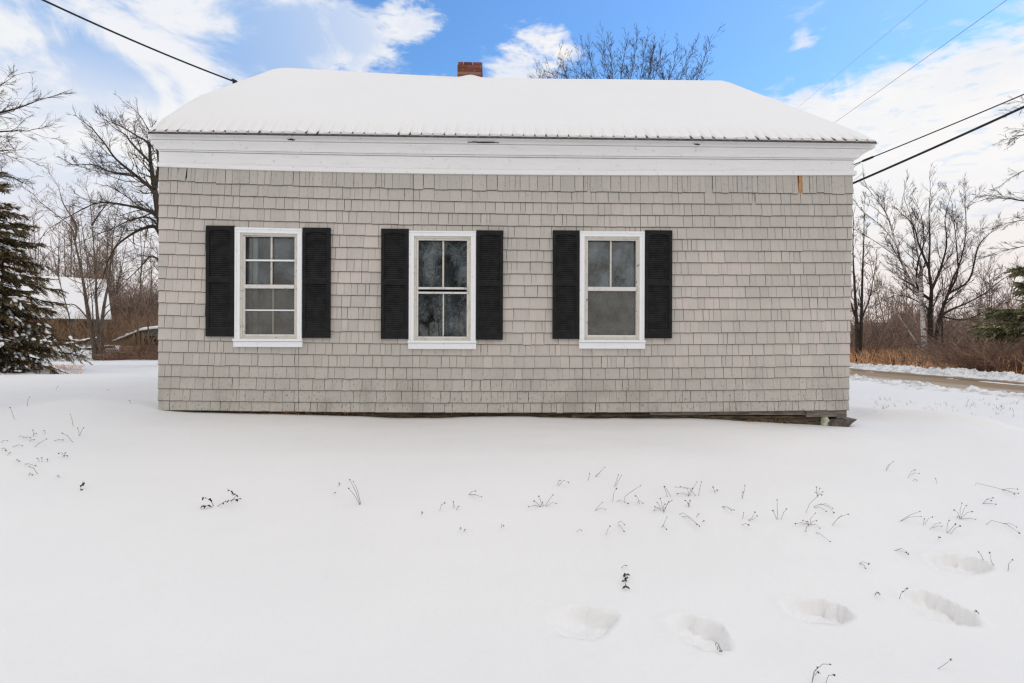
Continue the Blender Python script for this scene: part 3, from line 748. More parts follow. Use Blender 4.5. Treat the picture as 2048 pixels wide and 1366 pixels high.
wire('service_wire', p1, P(2440, 18, 4.9), .0065, 0.02, M['wire'], 'thin black wire with a splice hung from the cornice corner above the thick cable', None, 'wire', extra=splice)
pa = HM @ Vector((EaL + .03, lerp(vE, vRg, .62), roofz(0, .62) + .13))
def fitting(mb, pts): mb.tube([pts[0] + Vector((0, 0, -.14)), pts[0] + Vector((0, 0, .012)), pts[0] + Vector((-.03, 0, .03)), pts[0].lerp(pts[1], .35)], [.034, .034, .02, .012], 6)
wire('overhead_cable', P(470, 163.5, pa.y), P(-420, -255, 5.0), .0115, .10, M['wire'], 'black overhead cable dropping across the clouds to the snowy roof edge', None, 'cable', extra=fitting)
wire('road_wire', P(1520, 348, 34), P(2150, -98, 9.5), .0062, .05, M['thin'], 'dark thread of utility wire slanting over the road, lower of two', 'utility wires over the road')
wire('road_wire', P(1470, 316, 40), P(2010, -130, 11), .0040, .05, M['thin'], 'faintest pale utility wire in the blue sky, upper of two', 'utility wires over the road')

# ------------------------------------------------------------------ trees
def rot_about(d, ang):
    ax = Vector((rnd.gauss(0, 1), rnd.gauss(0, 1), rnd.gauss(0, 1))).cross(d)
    if ax.length < 1e-5: return d.copy()
    return (Matrix.Rotation(ang, 3, ax.normalized()) @ d).normalized()
def grow(mb, p, d, L, r, lvl, Q):
    n = 5 if lvl <= 1 else (4 if lvl == 2 else 3)
    pts = [p.copy()]; dirs = [d.copy()]; q = p.copy(); dd = d.copy(); st = L / n
    for i in range(n):
        dd = (dd + Vector((rnd.gauss(0, 1), rnd.gauss(0, 1), rnd.gauss(0, 1))) * Q['wig'] + Vector((Q.get('wx', 0), 0, Q['up']))).normalized()
        q = q + dd * st; pts.append(q.copy()); dirs.append(dd.copy())
    mb.tube(pts, [lerp(r, r * .4, i / n) for i in range(n + 1)], 4 if lvl <= 1 else 3)
    if lvl < Q['lv']:
        k = Q['kids'][lvl] if lvl < len(Q['kids']) else 3
        k = max(1, int(k * rnd.uniform(.7, 1.3) + .5))
        for c in range(k):
            t = rnd.uniform(.18, 1.0); i = min(n - 1, int(t * n)); f = t * n - i
            grow(mb, pts[i].lerp(pts[i + 1], f), rot_about(dirs[i + 1], R(rnd.uniform(*Q['ang']))), L * rnd.uniform(.35, .62) * (1.15 - .45 * t), max(r * rnd.uniform(.38, .55), Q['rmin']), lvl + 1, Q)
    return pts
DEF = dict(wig=.13, up=.05, lv=3, kids=[0, 6, 4, 3], ang=(24, 58), rmin=.0042, L1=.42, sp=.3)
def smooth_line(pts, rad, per=4):
    o = []; rr = []
    n = len(pts)
    for i in range(n - 1):
        p0, p1, p2, p3 = pts[max(0, i - 1)], pts[i], pts[i + 1], pts[min(n - 1, i + 2)]
        for k in range(per):
            t = k / per
            q = 0.5 * ((2 * p1) + (p2 - p0) * t + (2 * p0 - 5 * p1 + 4 * p2 - p3) * t * t + (3 * p1 - p0 - 3 * p2 + p3) * t ** 3)
            o.append(q); rr.append(lerp(rad[i], rad[i + 1], t))
    o.append(pts[-1]); rr.append(rad[-1]); return o, rr
def tree(name, label, Y, limbs, barkm, twigm, Q=None, group=None, cat='tree', leaves=0, spread=1.0):
    """limbs: ([(px,py),...], r0, r1[, twigs from fraction]) - main stems measured in the photo, given depth of their own"""
    q = dict(DEF); q.update(Q or {})
    tr, cr = MB(), MB(); base = None; tips = []
    for li, L in enumerate(limbs):
        pxs, r0, r1 = L[0], L[1], L[2]; t0 = L[3] if len(L) > 3 else .2
        n = len(pxs); dyt = L[4] if len(L) > 4 else rnd.uniform(-1, 1) * spread * .13 * n
        pts = []
        for i, (x, y) in enumerate(pxs): pts.append(P(x, y, Y + dyt * (i / (n - 1)) ** 1.2 * 1.6 if n > 1 else Y))
        if base is None: base = Vector((pts[0].x, pts[0].y, pts[0].z))
        pts, rr = smooth_line(pts, [r1 + (r0 - r1) * (1 - i / (n - 1)) ** 1.7 for i in range(n)])
        if li == 0: pts.insert(0, pts[0] + Vector((0, 0, -.25))); rr.insert(0, rr[0] * 1.15)
        tr.tube(pts, rr, 7)
        tot = sum((b - a).length for a, b in zip(pts, pts[1:])); acc = 0; nxt = t0 * tot
        for a, b, ra in zip(pts, pts[1:], rr):
            sl = (b - a).length
            while nxt < acc + sl:
                f = (nxt - acc) / sl; p = a.lerp(b, f); tt = nxt / tot
                d = rot_about((b - a).normalized(), R(rnd.uniform(*q['ang'])))
                ln = q['L1'] * rnd.uniform(.5, 1.25) * (1.25 - .65 * tt)
                e = grow(cr, p, d, ln, max(min(ra * rnd.uniform(.26, .42), .022), q['rmin'] * 1.3), 1, q); tips.append(e[-1])
                nxt += q['sp'] * rnd.uniform(.5, 1.5)
            acc += sl
        if r1 < .04: 
            e = grow(cr, pts[-1], (pts[-1] - pts[-3]).normalized(), q['L1'] * .9, r1, 1, q); tips.append(e[-1])
    root = empty(name, base); tag(root, label, cat, group)
    for v_ in (tr, cr): v_.v = [(x - base.x, y - base.y, z - base.z) for x, y, z in v_.v]
    tr.build('trunk', barkm, root, smooth=True); cr.build('crown', twigm, root)
    if leaves:
        lf = MB()
        for _ in range(leaves):
            p = rnd.choice(tips) - base + Vector((rnd.uniform(-.1, .1), rnd.uniform(-.1, .1), rnd.uniform(-.2, .1))); s_ = rnd.uniform(.025, .06)
            a = Vector((rnd.gauss(0, 1), rnd.gauss(0, 1), rnd.gauss(0, 1))).normalized() * s_; b = a.orthogonal().normalized() * s_ * .5
            lf.add([p - a, p + b, p + a - Vector((0, 0, s_ * .5)), p - b], [(0, 1, 2, 3)])
        lf.build('dead_leaves', M['redleaf'], root)
    return root
tree('maple_tree', 'large bare maple with wide crooked limbs reaching out from behind the house', 17.0, [
  ([(352, 706), (345, 620), (338, 540), (330, 470), (318, 430), (309, 376), (301, 325), (297, 288), (274, 272), (248, 256)], .24, .02, .35),
  ([(318, 430), (309, 385), (273, 352), (232, 318), (208, 285), (190, 264)], .085, .016, .2),
  ([(330, 470), (316, 432), (285, 418), (260, 412), (225, 406), (191, 407), (154, 424)], .08, .014, .2),
  ([(338, 520), (316, 459), (293, 455), (264, 468), (234, 491), (217, 520), (205, 560)], .085, .014, .25),
  ([(309, 376), (318, 330), (312, 290), (302, 268), (290, 248)], .07, .014, .2),
  ([(301, 325), (262, 285), (252, 270), (232, 258)], .04, .012, .2),
  ([(338, 540), (305, 512), (285, 530), (270, 545)], .04, .012, .3),
  ([(330, 470), (300, 436), (262, 440), (230, 455), (196, 468)], .04, .012, .3),
  ([(273, 352), (225, 345), (190, 330), (160, 330)], .04, .012, .2)],
  M['barkdk'], M['twig'], dict(L1=.95, sp=.15, kids=[0, 6, 5, 3], rmin=.0042, wig=.13))
tree('multi_stem_tree', 'slender three stemmed tree standing before the snowy barn roof', 21.2, [
  ([(193, 716), (186, 680), (179, 644), (172, 600), (167, 567), (158, 520), (149, 480), (143, 455), (117, 433), (79, 403)], .11, .014, .3),
  ([(202, 716), (198, 680), (195, 638), (192, 590), (192, 550), (189, 512), (184, 450), (181, 409)], .09, .012, .3),
  ([(203, 702), (205, 635), (212, 590), (218, 562), (224, 512), (243, 470), (255, 440)], .08, .012, .3),
  ([(149, 480), (152, 450), (128, 410), (120, 385)], .05, .012, .2),
  ([(184, 450), (200, 425), (214, 408)], .04, .012, .2),
  ([(178, 640), (150, 610), (120, 610), (96, 600)], .03, .010, .3),
  ([(204, 640), (222, 618), (240, 622), (262, 650)], .025, .010, .3)],
  M['bark'], M['twigbr'], dict(L1=1.3, sp=.30, rmin=.005, kids=[0, 6, 4, 3], wig=.11))
for (pts, lab) in [([(186, 705), (186, 640), (183, 590), (176, 540)], 'thin sapling growing against the three stemmed tree'), ([(275, 708), (276, 640), (280, 580), (283, 520), (281, 470)], 'dark sapling just clear of the house corner behind the woodshed'), ([(300, 706), (296, 640), (303, 560), (300, 500)], 'sapling closest to the house corner, half lost in the brush'), ([(150, 700), (140, 640), (118, 560), (104, 500)], 'leaning sapling between the spruce tips and the barn roof')]:
    tree('sapling', lab, 21.4, [(pts, .035, .010, .3)], M['bark'], M['twigbr'], dict(L1=.8, sp=.3, rmin=.005, lv=2, kids=[0, 6, 4]), 'saplings beside the barn')
tree('overhanging_tree', 'bare boughs reaching in from beyond the picture edge above the spruce', 11.0, [
  ([(-330, 760), (-330, 600), (-320, 450), (-290, 340), (-210, 280)], .22, .10, .9, 0),
  ([(-290, 340), (-180, 300), (-80, 250), (-10, 228), (30, 218), (66, 205)], .08, .010, .45, 0.0),
  ([(-210, 280), (-120, 285), (-40, 268), (20, 262), (55, 262)], .05, .008, .45),
  ([(-180, 300), (-90, 320), (-20, 305), (20, 300)], .04, .008, .4),
  ([(-290, 340), (-150, 370), (-60, 360), (10, 352), (40, 362)], .05, .008, .5),
  ([(-120, 262), (-60, 215), (-15, 180), (10, 165)], .03, .007, .4)],
  M['barkdk'], M['twig'], dict(L1=.75, sp=.13, rmin=.0027, ang=(16, 42), up=.02, wig=.10, kids=[0, 6, 4, 2]))
tree('backyard_tree', 'bare treetop with a few red leaves showing over the roof ridge by the chimney', 15.5, [
  ([(1245, 640), (1245, 480), (1243, 330), (1240, 259), (1238, 206), (1243, 145), (1252, 94)], .10, .007, .55),
  ([(1243, 330), (1222, 259), (1200, 198), (1188, 154), (1180, 110)], .026, .0045, .35),
  ([(1243, 303), (1262, 224), (1275, 180), (1284, 136), (1290, 94)], .026, .0045, .35),
  ([(1243, 330), (1190, 242), (1150, 184), (1130, 145), (1124, 117)], .026, .0045, .45),
  ([(1190, 242), (1130, 193), (1092, 171), (1078, 152)], .018, .004, .4),
  ([(1243, 330), (1300, 250), (1336, 198), (1362, 154), (1374, 115)], .026, .0045, .45),
  ([(1300, 250), (1375, 189), (1396, 154), (1408, 118), (1418, 95)], .020, .004, .5),
  ([(1300, 250), (1330, 189), (1326, 154), (1322, 127)], .018, .004, .4),
  ([(1240, 259), (1225, 189), (1214, 136), (1207, 101)], .018, .004, .45),
  ([(1262, 224), (1300, 180), (1312, 145), (1320, 113)], .016, .004, .4),
  ([(1240, 259), (1256, 180), (1266, 136), (1272, 92)], .018, .004, .45),
  ([(1222, 259), (1172, 198), (1160, 162), (1150, 138)], .016, .004, .5),
  ([(1243, 330), (1248, 250), (1228, 171), (1222, 110)], .02, .004, .4), ([(1262, 242), (1318, 189), (1344, 143), (1350, 113)], .02, .004, .4), ([(1222, 259), (1150, 206), (1120, 171), (1104, 145)], .02, .004, .4), ([(1243, 303), (1208, 215), (1170, 154), (1158, 120)], .02, .004, .4), ([(1262, 242), (1292, 171), (1302, 127), (1306, 101)], .02, .004, .4),
  ([(1300, 250), (1350, 190), (1380, 162), (1400, 141)], .016, .004, .5)],
  M['barkdk'], M['barkdk'], dict(L1=.6, sp=.07, rmin=.0036, ang=(18, 46), up=.06, wig=.09, kids=[0, 4, 3, 2]), leaves=80)
tree('birch_tree', 'tall birch with a pale trunk on the far side of the road', 21.0, [
  ([(1850, 735), (1849, 690), (1846, 650), (1842, 600), (1823, 565), (1802, 523), (1791, 488), (1762, 452), (1728, 425)], .125, .012, .4),
  ([(1843, 600), (1842, 560), (1842, 537), (1832, 491), (1823, 438), (1809, 400)], .09, .012, .2),
  ([(1791, 488), (1778, 440), (1765, 415), (1750, 395)], .04, .01, .2),
  ([(1842, 575), (1812, 530), (1768, 495), (1730, 470)], .04, .01, .3)],
  M['birch'], M['twig'], dict(L1=1.0, sp=.19, rmin=.0044, ang=(18, 46), up=.05, wig=.09, kids=[0, 6, 5, 3]), 'trees along the far side of the road')
tree('roadside_tree', 'dark many branched tree entwined with the pale birch across the road', 21.4, [
  ([(1860, 735), (1861, 680), (1861, 621), (1863, 579), (1858, 537), (1860, 480), (1858, 430), (1860, 395)], .13, .012, .3),
  ([(1862, 690), (1868, 691), (1882, 628), (1897, 586), (1905, 560), (1921, 523), (1932, 463), (1930, 407)], .10, .012, .3),
  ([(1875, 650), (1882, 632), (1905, 618), (1932, 607), (1970, 586), (2000, 562), (2030, 545)], .07, .012, .25),
  ([(1897, 586), (1938, 560), (1956, 495), (1976, 470), (1988, 462)], .05, .010, .3),
  ([(1863, 579), (1880, 540), (1893, 490), (1890, 440), (1895, 415)], .06, .010, .2),
  ([(1861, 600), (1835, 575), (1835, 530), (1848, 480), (1842, 430)], .06, .010, .2),
  ([(1858, 537), (1838, 490), (1826, 450), (1800, 425)], .05, .010, .2),
  ([(1880, 632), (1925, 640), (1965, 625), (2000, 600)], .04, .010, .3),
  ([(1897, 586), (1915, 545), (1912, 480), (1905, 420)], .045, .010, .2),
  ([(1861, 621), (1830, 600), (1795, 590), (1770, 600)], .03, .010, .3)],
  M['barkdk'], M['twig'], dict(L1=1.0, sp=.19, rmin=.0044, ang=(18, 46), up=.05, wig=.09, kids=[0, 6, 5, 3]), 'trees along the far side of the road')
tree('sapling', 'pale barked sapling leaning away from the birch clump at a slant', 20.0, [([(1845, 712), (1835, 690), (1823, 670), (1798, 632), (1780, 605), (1763, 586), (1752, 551), (1745, 520)], .036, .009, .4)], M['birch'], M['twigbr'], dict(L1=.7, sp=.32, lv=2, kids=[0, 5, 3], rmin=.005), 'saplings across the road')
tree('sapling', 'thin straight dark sapling standing just past the birch clump', 20.0, [([(1887, 735), (1885, 690), (1884, 640), (1886, 590), (1884, 560)], .045, .010, .3)], M['barkdk'], M['twig'], dict(L1=.6, sp=.3, lv=2, kids=[0, 5, 3], rmin=.005), 'saplings across the road')
tree('roadside_tree', 'dark twin stemmed tree rising close beside the shingled wall across the road', 22.0, [
  ([(1717, 727), (1715, 690), (1712, 621), (1708, 551), (1706, 498), (1707, 440)], .12, .012, .3),
  ([(1719, 715), (1722, 660), (1724, 586), (1726, 520), (1728, 470), (1728, 420)], .09, .012, .3),
  ([(1717, 650), (1700, 600), (1690, 540), (1684, 500)], .05, .012, .3),
  ([(1722, 640), (1738, 600), (1746, 560), (1752, 530)], .035, .010, .3)],
  M['barkdk'], M['twig'], dict(L1=.7, sp=.28, rmin=.0052, ang=(14, 40), up=.10, kids=[0, 5, 4, 2]), 'trees along the far side of the road')
tree('drooping_tree', 'bare tree with long wispy branches entering from beyond the picture edge over the road', 14.5, [
  ([(2330, 740), (2320, 600), (2300, 470), (2270, 380), (2230, 300)], .22, .08, .95, 0),
  ([(2270, 400), (2180, 400), (2110, 402), (2050, 402), (2010, 396), (1970, 398)], .06, .006, .45),
  ([(2270, 380), (2180, 350), (2110, 340), (2060, 338), (2030, 350)], .05, .006, .4),
  ([(2250, 330), (2160, 290), (2100, 270), (2055, 268), (2030, 275)], .05, .006, .4),
  ([(2300, 470), (2200, 470), (2110, 480), (2050, 492), (2010, 500)], .05, .006, .45),
  ([(2230, 300), (2150, 230), (2090, 205), (2056, 212)], .04, .006, .5),
  ([(2290, 440), (2190, 436), (2110, 436), (2050, 440), (2016, 446)], .04, .006, .45)],
  M['barkdk'], M['twig'], dict(L1=.72, sp=.16, rmin=.0036, ang=(12, 38), up=-.015, wx=-.06, kids=[0, 6, 4, 2]))

# far woods: many bare trees that read as one mass
def woods(name, label, spots, hmin, hmax, m, group=None, dens=1.0, rs=.010):
    mb = MB()
    for (x, y) in spots:
        h = rnd.uniform(hmin, hmax); z0 = -.2; lean = Vector((rnd.gauss(0, .05), rnd.gauss(0, .05), 1)).normalized()
        p = Vector((x, y, z0)); pts = [p]; 
        for i in range(5): lean = (lean + Vector((rnd.gauss(0, .06), rnd.gauss(0, .06), .05))).normalized(); pts.append(pts[-1] + lean * h / 5)
        mb.tube(pts, [lerp(.075, .015, i / 5) * h / 8 for i in range(6)], 4)
        for k in range(int(20 * dens)):
            t = rnd.uniform(.12, .98); i = min(4, int(t * 5)); b = pts[i].lerp(pts[i + 1], t * 5 - i)
            d = rot_about((pts[i + 1] - pts[i]).normalized(), R(rnd.uniform(25, 65))); L = h * rnd.uniform(.10, .26) * (1.2 - .6 * t)
            q = [b]; 
            for s_ in range(3): d = (d + Vector((rnd.gauss(0, .15), rnd.gauss(0, .15), .10))).normalized(); q.append(q[-1] + d * L / 3)
            mb.tube(q, [.020, .016, .012, .007], 3)
            for s_ in range(5):
                tt = rnd.uniform(.2, 1); ii = min(2, int(tt * 3)); bb = q[ii].lerp(q[ii + 1], tt * 3 - ii); dd = rot_about(d, R(rnd.uniform(20, 60)))
                mb.tube([bb, bb + dd * L * .25 + Vector((0, 0, .02)), bb + dd * L * .5 + Vector((0, 0, .06))], [rs, rs * .8, rs * .5], 3)
    return tag(mb.build(name, m), label, 'woods', group, kind='stuff')
def spots(n, pxr, Yr):
    o = []
    for _ in range(n):
        Y = rnd.uniform(*Yr); o.append(((rnd.uniform(*pxr) - CX) / F * Y, Y))
    return o
woods('woods', 'grey brown leafless woods behind the snowy barn roof', spots(150, (-250, 420), (32, 52)), 5.5, 9.5, M['twiggrey'])
woods('woods', 'dark leafless woods beyond the road', spots(130, (1640, 2300), (30, 55)), 3.5, 6.0, M['brush'])
woods('woods', 'bare woods hidden behind the house', spots(30, (500, 1600), (40, 60)), 5, 8, M['twiggrey'])
def brush(name, label, n, area, hmin, hmax, m, lean=.35, r=.006, cat='brush'):
    mb = MB()
    for _ in range(n):
        x, y = area(); h = rnd.uniform(hmin, hmax); d = Vector((rnd.gauss(0, lean), rnd.gauss(0, lean), 1)).normalized(); p = Vector((x, y, gz(x, y) - .03)); q = [p]
        for i in range(4): d = (d + Vector((rnd.gauss(0, .16), rnd.gauss(0, .16), -.05))).normalized(); q.append(q[-1] + d * h / 4)
        mb.tube(q, [r * 1.5, r * 1.2, r, r * .8, r * .5], 3)
        for k in range(4):
            i = rnd.randint(1, 3); dd = rot_about(d, R(rnd.uniform(20, 60))); mb.tube([q[i], q[i] + dd * h * .15, q[i] + dd * h * .3 + Vector((0, 0, .03))], [r * .8, r * .6, r * .4], 3)
    return tag(mb.build(name, m), label, cat, kind='stuff')
def area(pxr, Yr):
    def f():
        Y = rnd.uniform(*Yr); return (rnd.uniform(*pxr) - CX) / F * Y, Y
    return f
brush('undergrowth', 'tangled brown undergrowth in front of the barn wall', 1100, area((60, 345), (24.2, 29)), .5, 1.9, M['twigbr'], .4, .007)
brush('undergrowth', 'tall dark brush filling the gap between barn and house', 1100, area((205, 370), (31.5, 38)), 2.2, 4.6, M['brush'], .14, .013)
brush('undergrowth', 'dense dark thicket behind the tan grass across the road', 1900, area((1670, 2200), (24, 34)), 1.1, 2.9, M['brush'], .28, .011)
brush('undergrowth', 'short reddish twigs poking through snow at the woodshed', 700, area((205, 340), (20.6, 21.8)), .15, .75, M['twigred'], .8, .006)
brush('undergrowth', 'light brown saplings screening the woodshed', 150, area((205, 345), (20.9, 21.6)), .5, 1.3, M['twigbr'], .25, .006)
brush('undergrowth', 'low grey twigs poking through snow under the spruce edge', 220, area((95, 210), (20.5, 24)), .1, .5, M['twiggrey'], .9, .006)
brush('undergrowth', 'leafless scrub behind the house', 200, area((500, 1600), (34, 40)), 1, 3, M['brush'], .3, .012)
def blades(name, label, n, area_, hmin, hmax, m, w=.012, lean=.3):
    mb = MB()
    for _ in range(n):
        x, y = area_(); z = gz(x, y) - .02; h = rnd.uniform(hmin, hmax); a = rnd.uniform(0, 6.28); l = rnd.gauss(0, lean) * h; l2 = rnd.gauss(0, lean) * h
        ex, ey = math.cos(a) * w, math.sin(a) * w
        mb.add([(x - ex, y - ey, z), (x + ex, y + ey, z), (x + l * .5 + ex * .7, y + l2 * .5 + ey * .7, z + h * .6), (x + l * .5 - ex * .7, y + l2 * .5 - ey * .7, z + h * .6), (x + l, y + l2, z + h)], [(0, 1, 2, 3), (3, 2, 4)])
    return tag(mb.build(name, m), label, 'grass', kind='stuff')
blades('dry_grass', 'tan dead grass standing behind the far snow bank', 9000, lambda: (rnd.uniform(12.9, 18.5) + 0, rnd.uniform(9, 30)), .22, .75, M['grass'], .010)
blades('dry_grass', 'pale tan grass tips showing through the snow near the spruce', 700, area((62, 165), (13.4, 16.5)), .03, .10, M['grass'], .006, .8)

# arching bushes across the road
def bush(px, Y, h, w, n, m, lab, lean=0.0):
    g = P(px, 700, Y); base = Vector((g.x, Y, gz(g.x, Y) - .03)); mb = MB()
    for i in range(n):
        a = rnd.uniform(0, 6.28); k = rnd.uniform(.2, 1) ** .7; d = Vector((math.cos(a) * k * w + lean, math.sin(a) * k * w, h)).normalized()
        p = Vector((rnd.gauss(0, .22), rnd.gauss(0, .22), 0)); q = [p]; L = h * rnd.uniform(.8, 1.35)
        for s_ in range(6): d = (d + Vector((math.cos(a) * .10 + lean * .05, math.sin(a) * .10, -.12 * k)) + Vector((rnd.gauss(0, .05), rnd.gauss(0, .05), rnd.gauss(0, .05)))).normalized(); q.append(q[-1] + d * L / 6)
        mb.tube(q, [lerp(.012, .004, s_ / 6) for s_ in range(7)], 3)
        for c in range(7):
            ii = rnd.randint(2, 5); dd = rot_about((q[ii + 1] - q[ii]).normalized(), R(rnd.uniform(15, 50))); ll = L * rnd.uniform(.1, .28)
            mb.tube([q[ii], q[ii] + dd * ll * .5, q[ii] + dd * ll], [.006, .005, .003], 3)
    o = tag(mb.build('bush', m), lab, 'bush', 'leafless bushes on the far verge'); o.location = base; return o
bush(1985, 15.2, 1.25, 1.1, 95, M['twigred'], 'largest arching red brown bush just behind the far snow bank', -.35)
bush(1925, 17.0, 1.15, 1.0, 80, M['brush'], 'grey brown arching bush at the foot of the birch clump', -.3)
bush(2060, 14.6, 1.15, 1.0, 80, M['twigred'], 'rusty bush at the picture edge under the evergreen boughs', -.2)
bush(1905, 19.5, 1.5, 1.0, 70, M['brush'], 'tall dark bush between the straight sapling and the evergreen', -.2)
bush(1960, 19.0, 1.7, 1.2, 90, M['brush'], 'high dark bush below the drooping evergreen boughs', -.3)
bush(1830, 19.2, .75, .6, 50, M['twigbr'], 'small tan bush before the slanting sapling', 0)
bush(1800, 19.6, .7, .5, 40, M['twigbr'], 'small tan bush in the dry grass between the wall and the birch', 0)
bush(1745, 21.5, .8, .5, 36, M['twigbr'], 'wispy bush beside the dark twin stemmed tree', 0)
bush(2030, 20, 1.6, 1.2, 80, M['brush'], 'farthest dark bush behind the evergreen', -.2)

# ------------------------------------------------------------------ evergreens
def conifer(name, label, base, H_, Rb, z_lo, m, whorls, seed, snowy=True, nl=.075, dens=1.0, droop=.32, per=9, side=None, tip=None, bw=.10):
    r_ = random.Random(seed); tr, fo, sn_ = MB(), MB(), MB()
    tr.tube([(0, 0, -.3), (0, 0, H_ * .5), (0, 0, H_)], [.17, .10, .02], 8)
    def spray(p, d, L, nn):                  # needles along a twig
        sd = d.cross(Vector((0, 0, 1)));
        if sd.length < 1e-3: sd = Vector((1, 0, 0))
        sd.normalize(); upv = sd.cross(d)
        for i in range(nn):
            t = i / nn; q = p + d * (L * t); w = r_.uniform(0, 6.28)
            o = (sd * math.cos(w) + upv * math.sin(w) * .7); e = (d * .75 + o * .75 + Vector((0, 0, -.12))).normalized() * nl * r_.uniform(.6, 1.25)
            c = o.cross(d).normalized() * nl * bw
            fo.add([q - c, q + c, q + e + c * .3, q + e - c * .3], [(0, 1, 2, 3)])
    for wv in range(whorls):
        f = wv / (whorls - 1); z = lerp(z_lo, H_ - .1, f ** .95); rr = Rb * (1 - f) ** .65 + .12
        for b in range(per):
            a = 2 * math.pi * (b + r_.uniform(-.35, .35)) / per + wv * 1.9
            if side and math.cos(a - side[0]) < side[1]: continue
            snowb = [r_.random()]; L = rr * r_.uniform(.72, 1.15); dv = Vector((math.cos(a), math.sin(a), r_.uniform(.05, .22) - droop * (1 - f)))
            dv.normalize(); q = Vector((0, 0, z + r_.uniform(-.2, .2))); pts = [q]; d = dv.copy()
            nS = 7
            for s_ in range(nS):
                d = (d + Vector((0, 0, -.05 if s_ < 4 else .07)) + Vector((r_.gauss(0, .04), r_.gauss(0, .04), 0))).normalized(); pts.append(pts[-1] + d * L / nS)
            tr.tube(pts, [lerp(.026, .005, s_ / nS) for s_ in range(nS + 1)], 4)
            for s_ in range(1, nS + 1):
                dd = (pts[s_] - pts[s_ - 1]).normalized()
                k = (3 if s_ < 3 else 6)
                for c in range(int(k * dens + .5)):
                    sdv = dd.cross(Vector((0, 0, 1))).normalized() * r_.choice((-1, 1))
                    e = (dd * r_.uniform(.5, 1) + sdv * r_.uniform(.3, 1) + Vector((0, 0, r_.uniform(-.85, .1)))).normalized()
                    tl = L * r_.uniform(.14, .30) * (1.15 - .5 * s_ / nS)
                    p0_ = pts[s_ - 1].lerp(pts[s_], r_.random()); tr.tube([p0_, p0_ + e * tl], [.005, .002], 3)
                    spray(p0_, e, tl, max(4, int(tl / .016)))
                    for _s in range(3 if snowy and s_ > 2 and c < 2 and snowb[0] < .62 else 0):
                        cc = p0_ + e * tl * r_.uniform(.1, .9) + Vector((r_.gauss(0, .04), r_.gauss(0, .04), .028)); ax = e * r_.uniform(.03, .085); bx_ = e.cross(Vector((0, 0, 1))).normalized() * r_.uniform(.02, .05); uz = Vector((0, 0, r_.uniform(.015, .035)))
                        ring = []
                        for w in range(8):
                            an = w * math.pi / 4; jj = r_.uniform(.7, 1.15); ring.append(cc + ax * math.cos(an) * jj + bx_ * math.sin(an) * jj)
                        mid = [cc + (p - cc) * .6 + uz * r_.uniform(.7, 1.1) for p in ring]
                        sn_.add(ring + mid + [cc + uz * 1.25, cc - uz * .6], [(w, (w + 1) % 8, 8 + (w + 1) % 8, 8 + w) for w in range(8)] + [(8 + w, 8 + (w + 1) % 8, 16) for w in range(8)] + [((w + 1) % 8, w, 17) for w in range(8)])
                spray(pts[s_ - 1], dd, L / nS, 10)
    root = empty(name, base); tag(root, label, 'tree')
    tr.build('trunk', M['barkdk'], root); fo.build('foliage', m, root)
    if snowy: sn_.build('snow_clumps', M['snow'], root, smooth=True)
    return root
g = P(-64, 748, 13.2)
conifer('spruce_tree', 'dark snow flecked spruce with drooping boughs filling the picture edge beside the barn', (g.x, 13.2, gz(g.x, 13.2)), 5.3, 2.0, .25, M['needle'], 29, 3, True, .075, 1.5, .42, 10, bw=.13)
g = P(2250, 740, 15.0)
conifer('pine_tree', 'light green evergreen reaching in from the picture edge above the rusty bush', (g.x, 15.0, -.1), 5.4, 2.75, 1.3, M['pineneedle'], 15, 5, False, .12, 2.3, .14, 14, bw=.16)

# ------------------------------------------------------------------ barn, woodshed, logs
ph = R(40); E = P(224, 641, 26.5)
barn = empty('barn', (E.x, E.y, 0), ph); tag(barn, 'small brown barn under a broad snowy roof behind the bare trees', 'barn')
LB, run, rise, ez = 11.0, 3.1, 2.12, E.z
mb = MB(); mb.box(-LB, -.25, .25, 2 * run - .25, -.3, ez - .06); mb.add([(-.26, .3, ez - .05), (-.26, 2 * run - .3, ez - .05), (-.26, run, ez + rise - .15)], [(0, 1, 2)])
mb.build('wall', M['barnwood'], barn)
mb = MB(); 
for s_ in (0, 1):
    f = lambda v: v if s_ == 0 else 2 * run - v
    mb.hexa([(-LB - .2, f(0), ez - .05), (.0, f(0), ez - .05), (.0, f(run), ez + rise - .05), (-LB - .2, f(run), ez + rise - .05), (-LB - .2, f(0), ez), (.0, f(0), ez), (.0, f(run), ez + rise), (-LB - .2, f(run), ez + rise)])
rf = mb.build('roof', M['metal'], barn)
mb = MB(); vs = []; n1, n2 = 60, 16
for i in range(n1 + 1):
    u = lerp(-LB - .18, -.02, i / n1)
    for j in range(n2 + 1):
        t = j / n2; th = .10 + .03 * nz(u * .8, t * 3) ; th *= sst(-.05, .1, t) * .7 + .3; vs.append((u, run * t + .02 - th * .5 * (1 - t), ez + rise * t + th + .004 - .03 * math.sin(math.pi * i / n1)))
    vs.append((u, 2 * run, ez + .05))
fs = [(i * (n2 + 2) + j, (i + 1) * (n2 + 2) + j, (i + 1) * (n2 + 2) + j + 1, i * (n2 + 2) + j + 1) for i in range(n1) for j in range(n2 + 1)]
fs += [tuple(k * (n2 + 2) + j for k in (0,) for j in range(n2 + 2)), ]
mb.add(vs, fs); mb.build('snow_cover', M['snow'], rf, smooth=True)
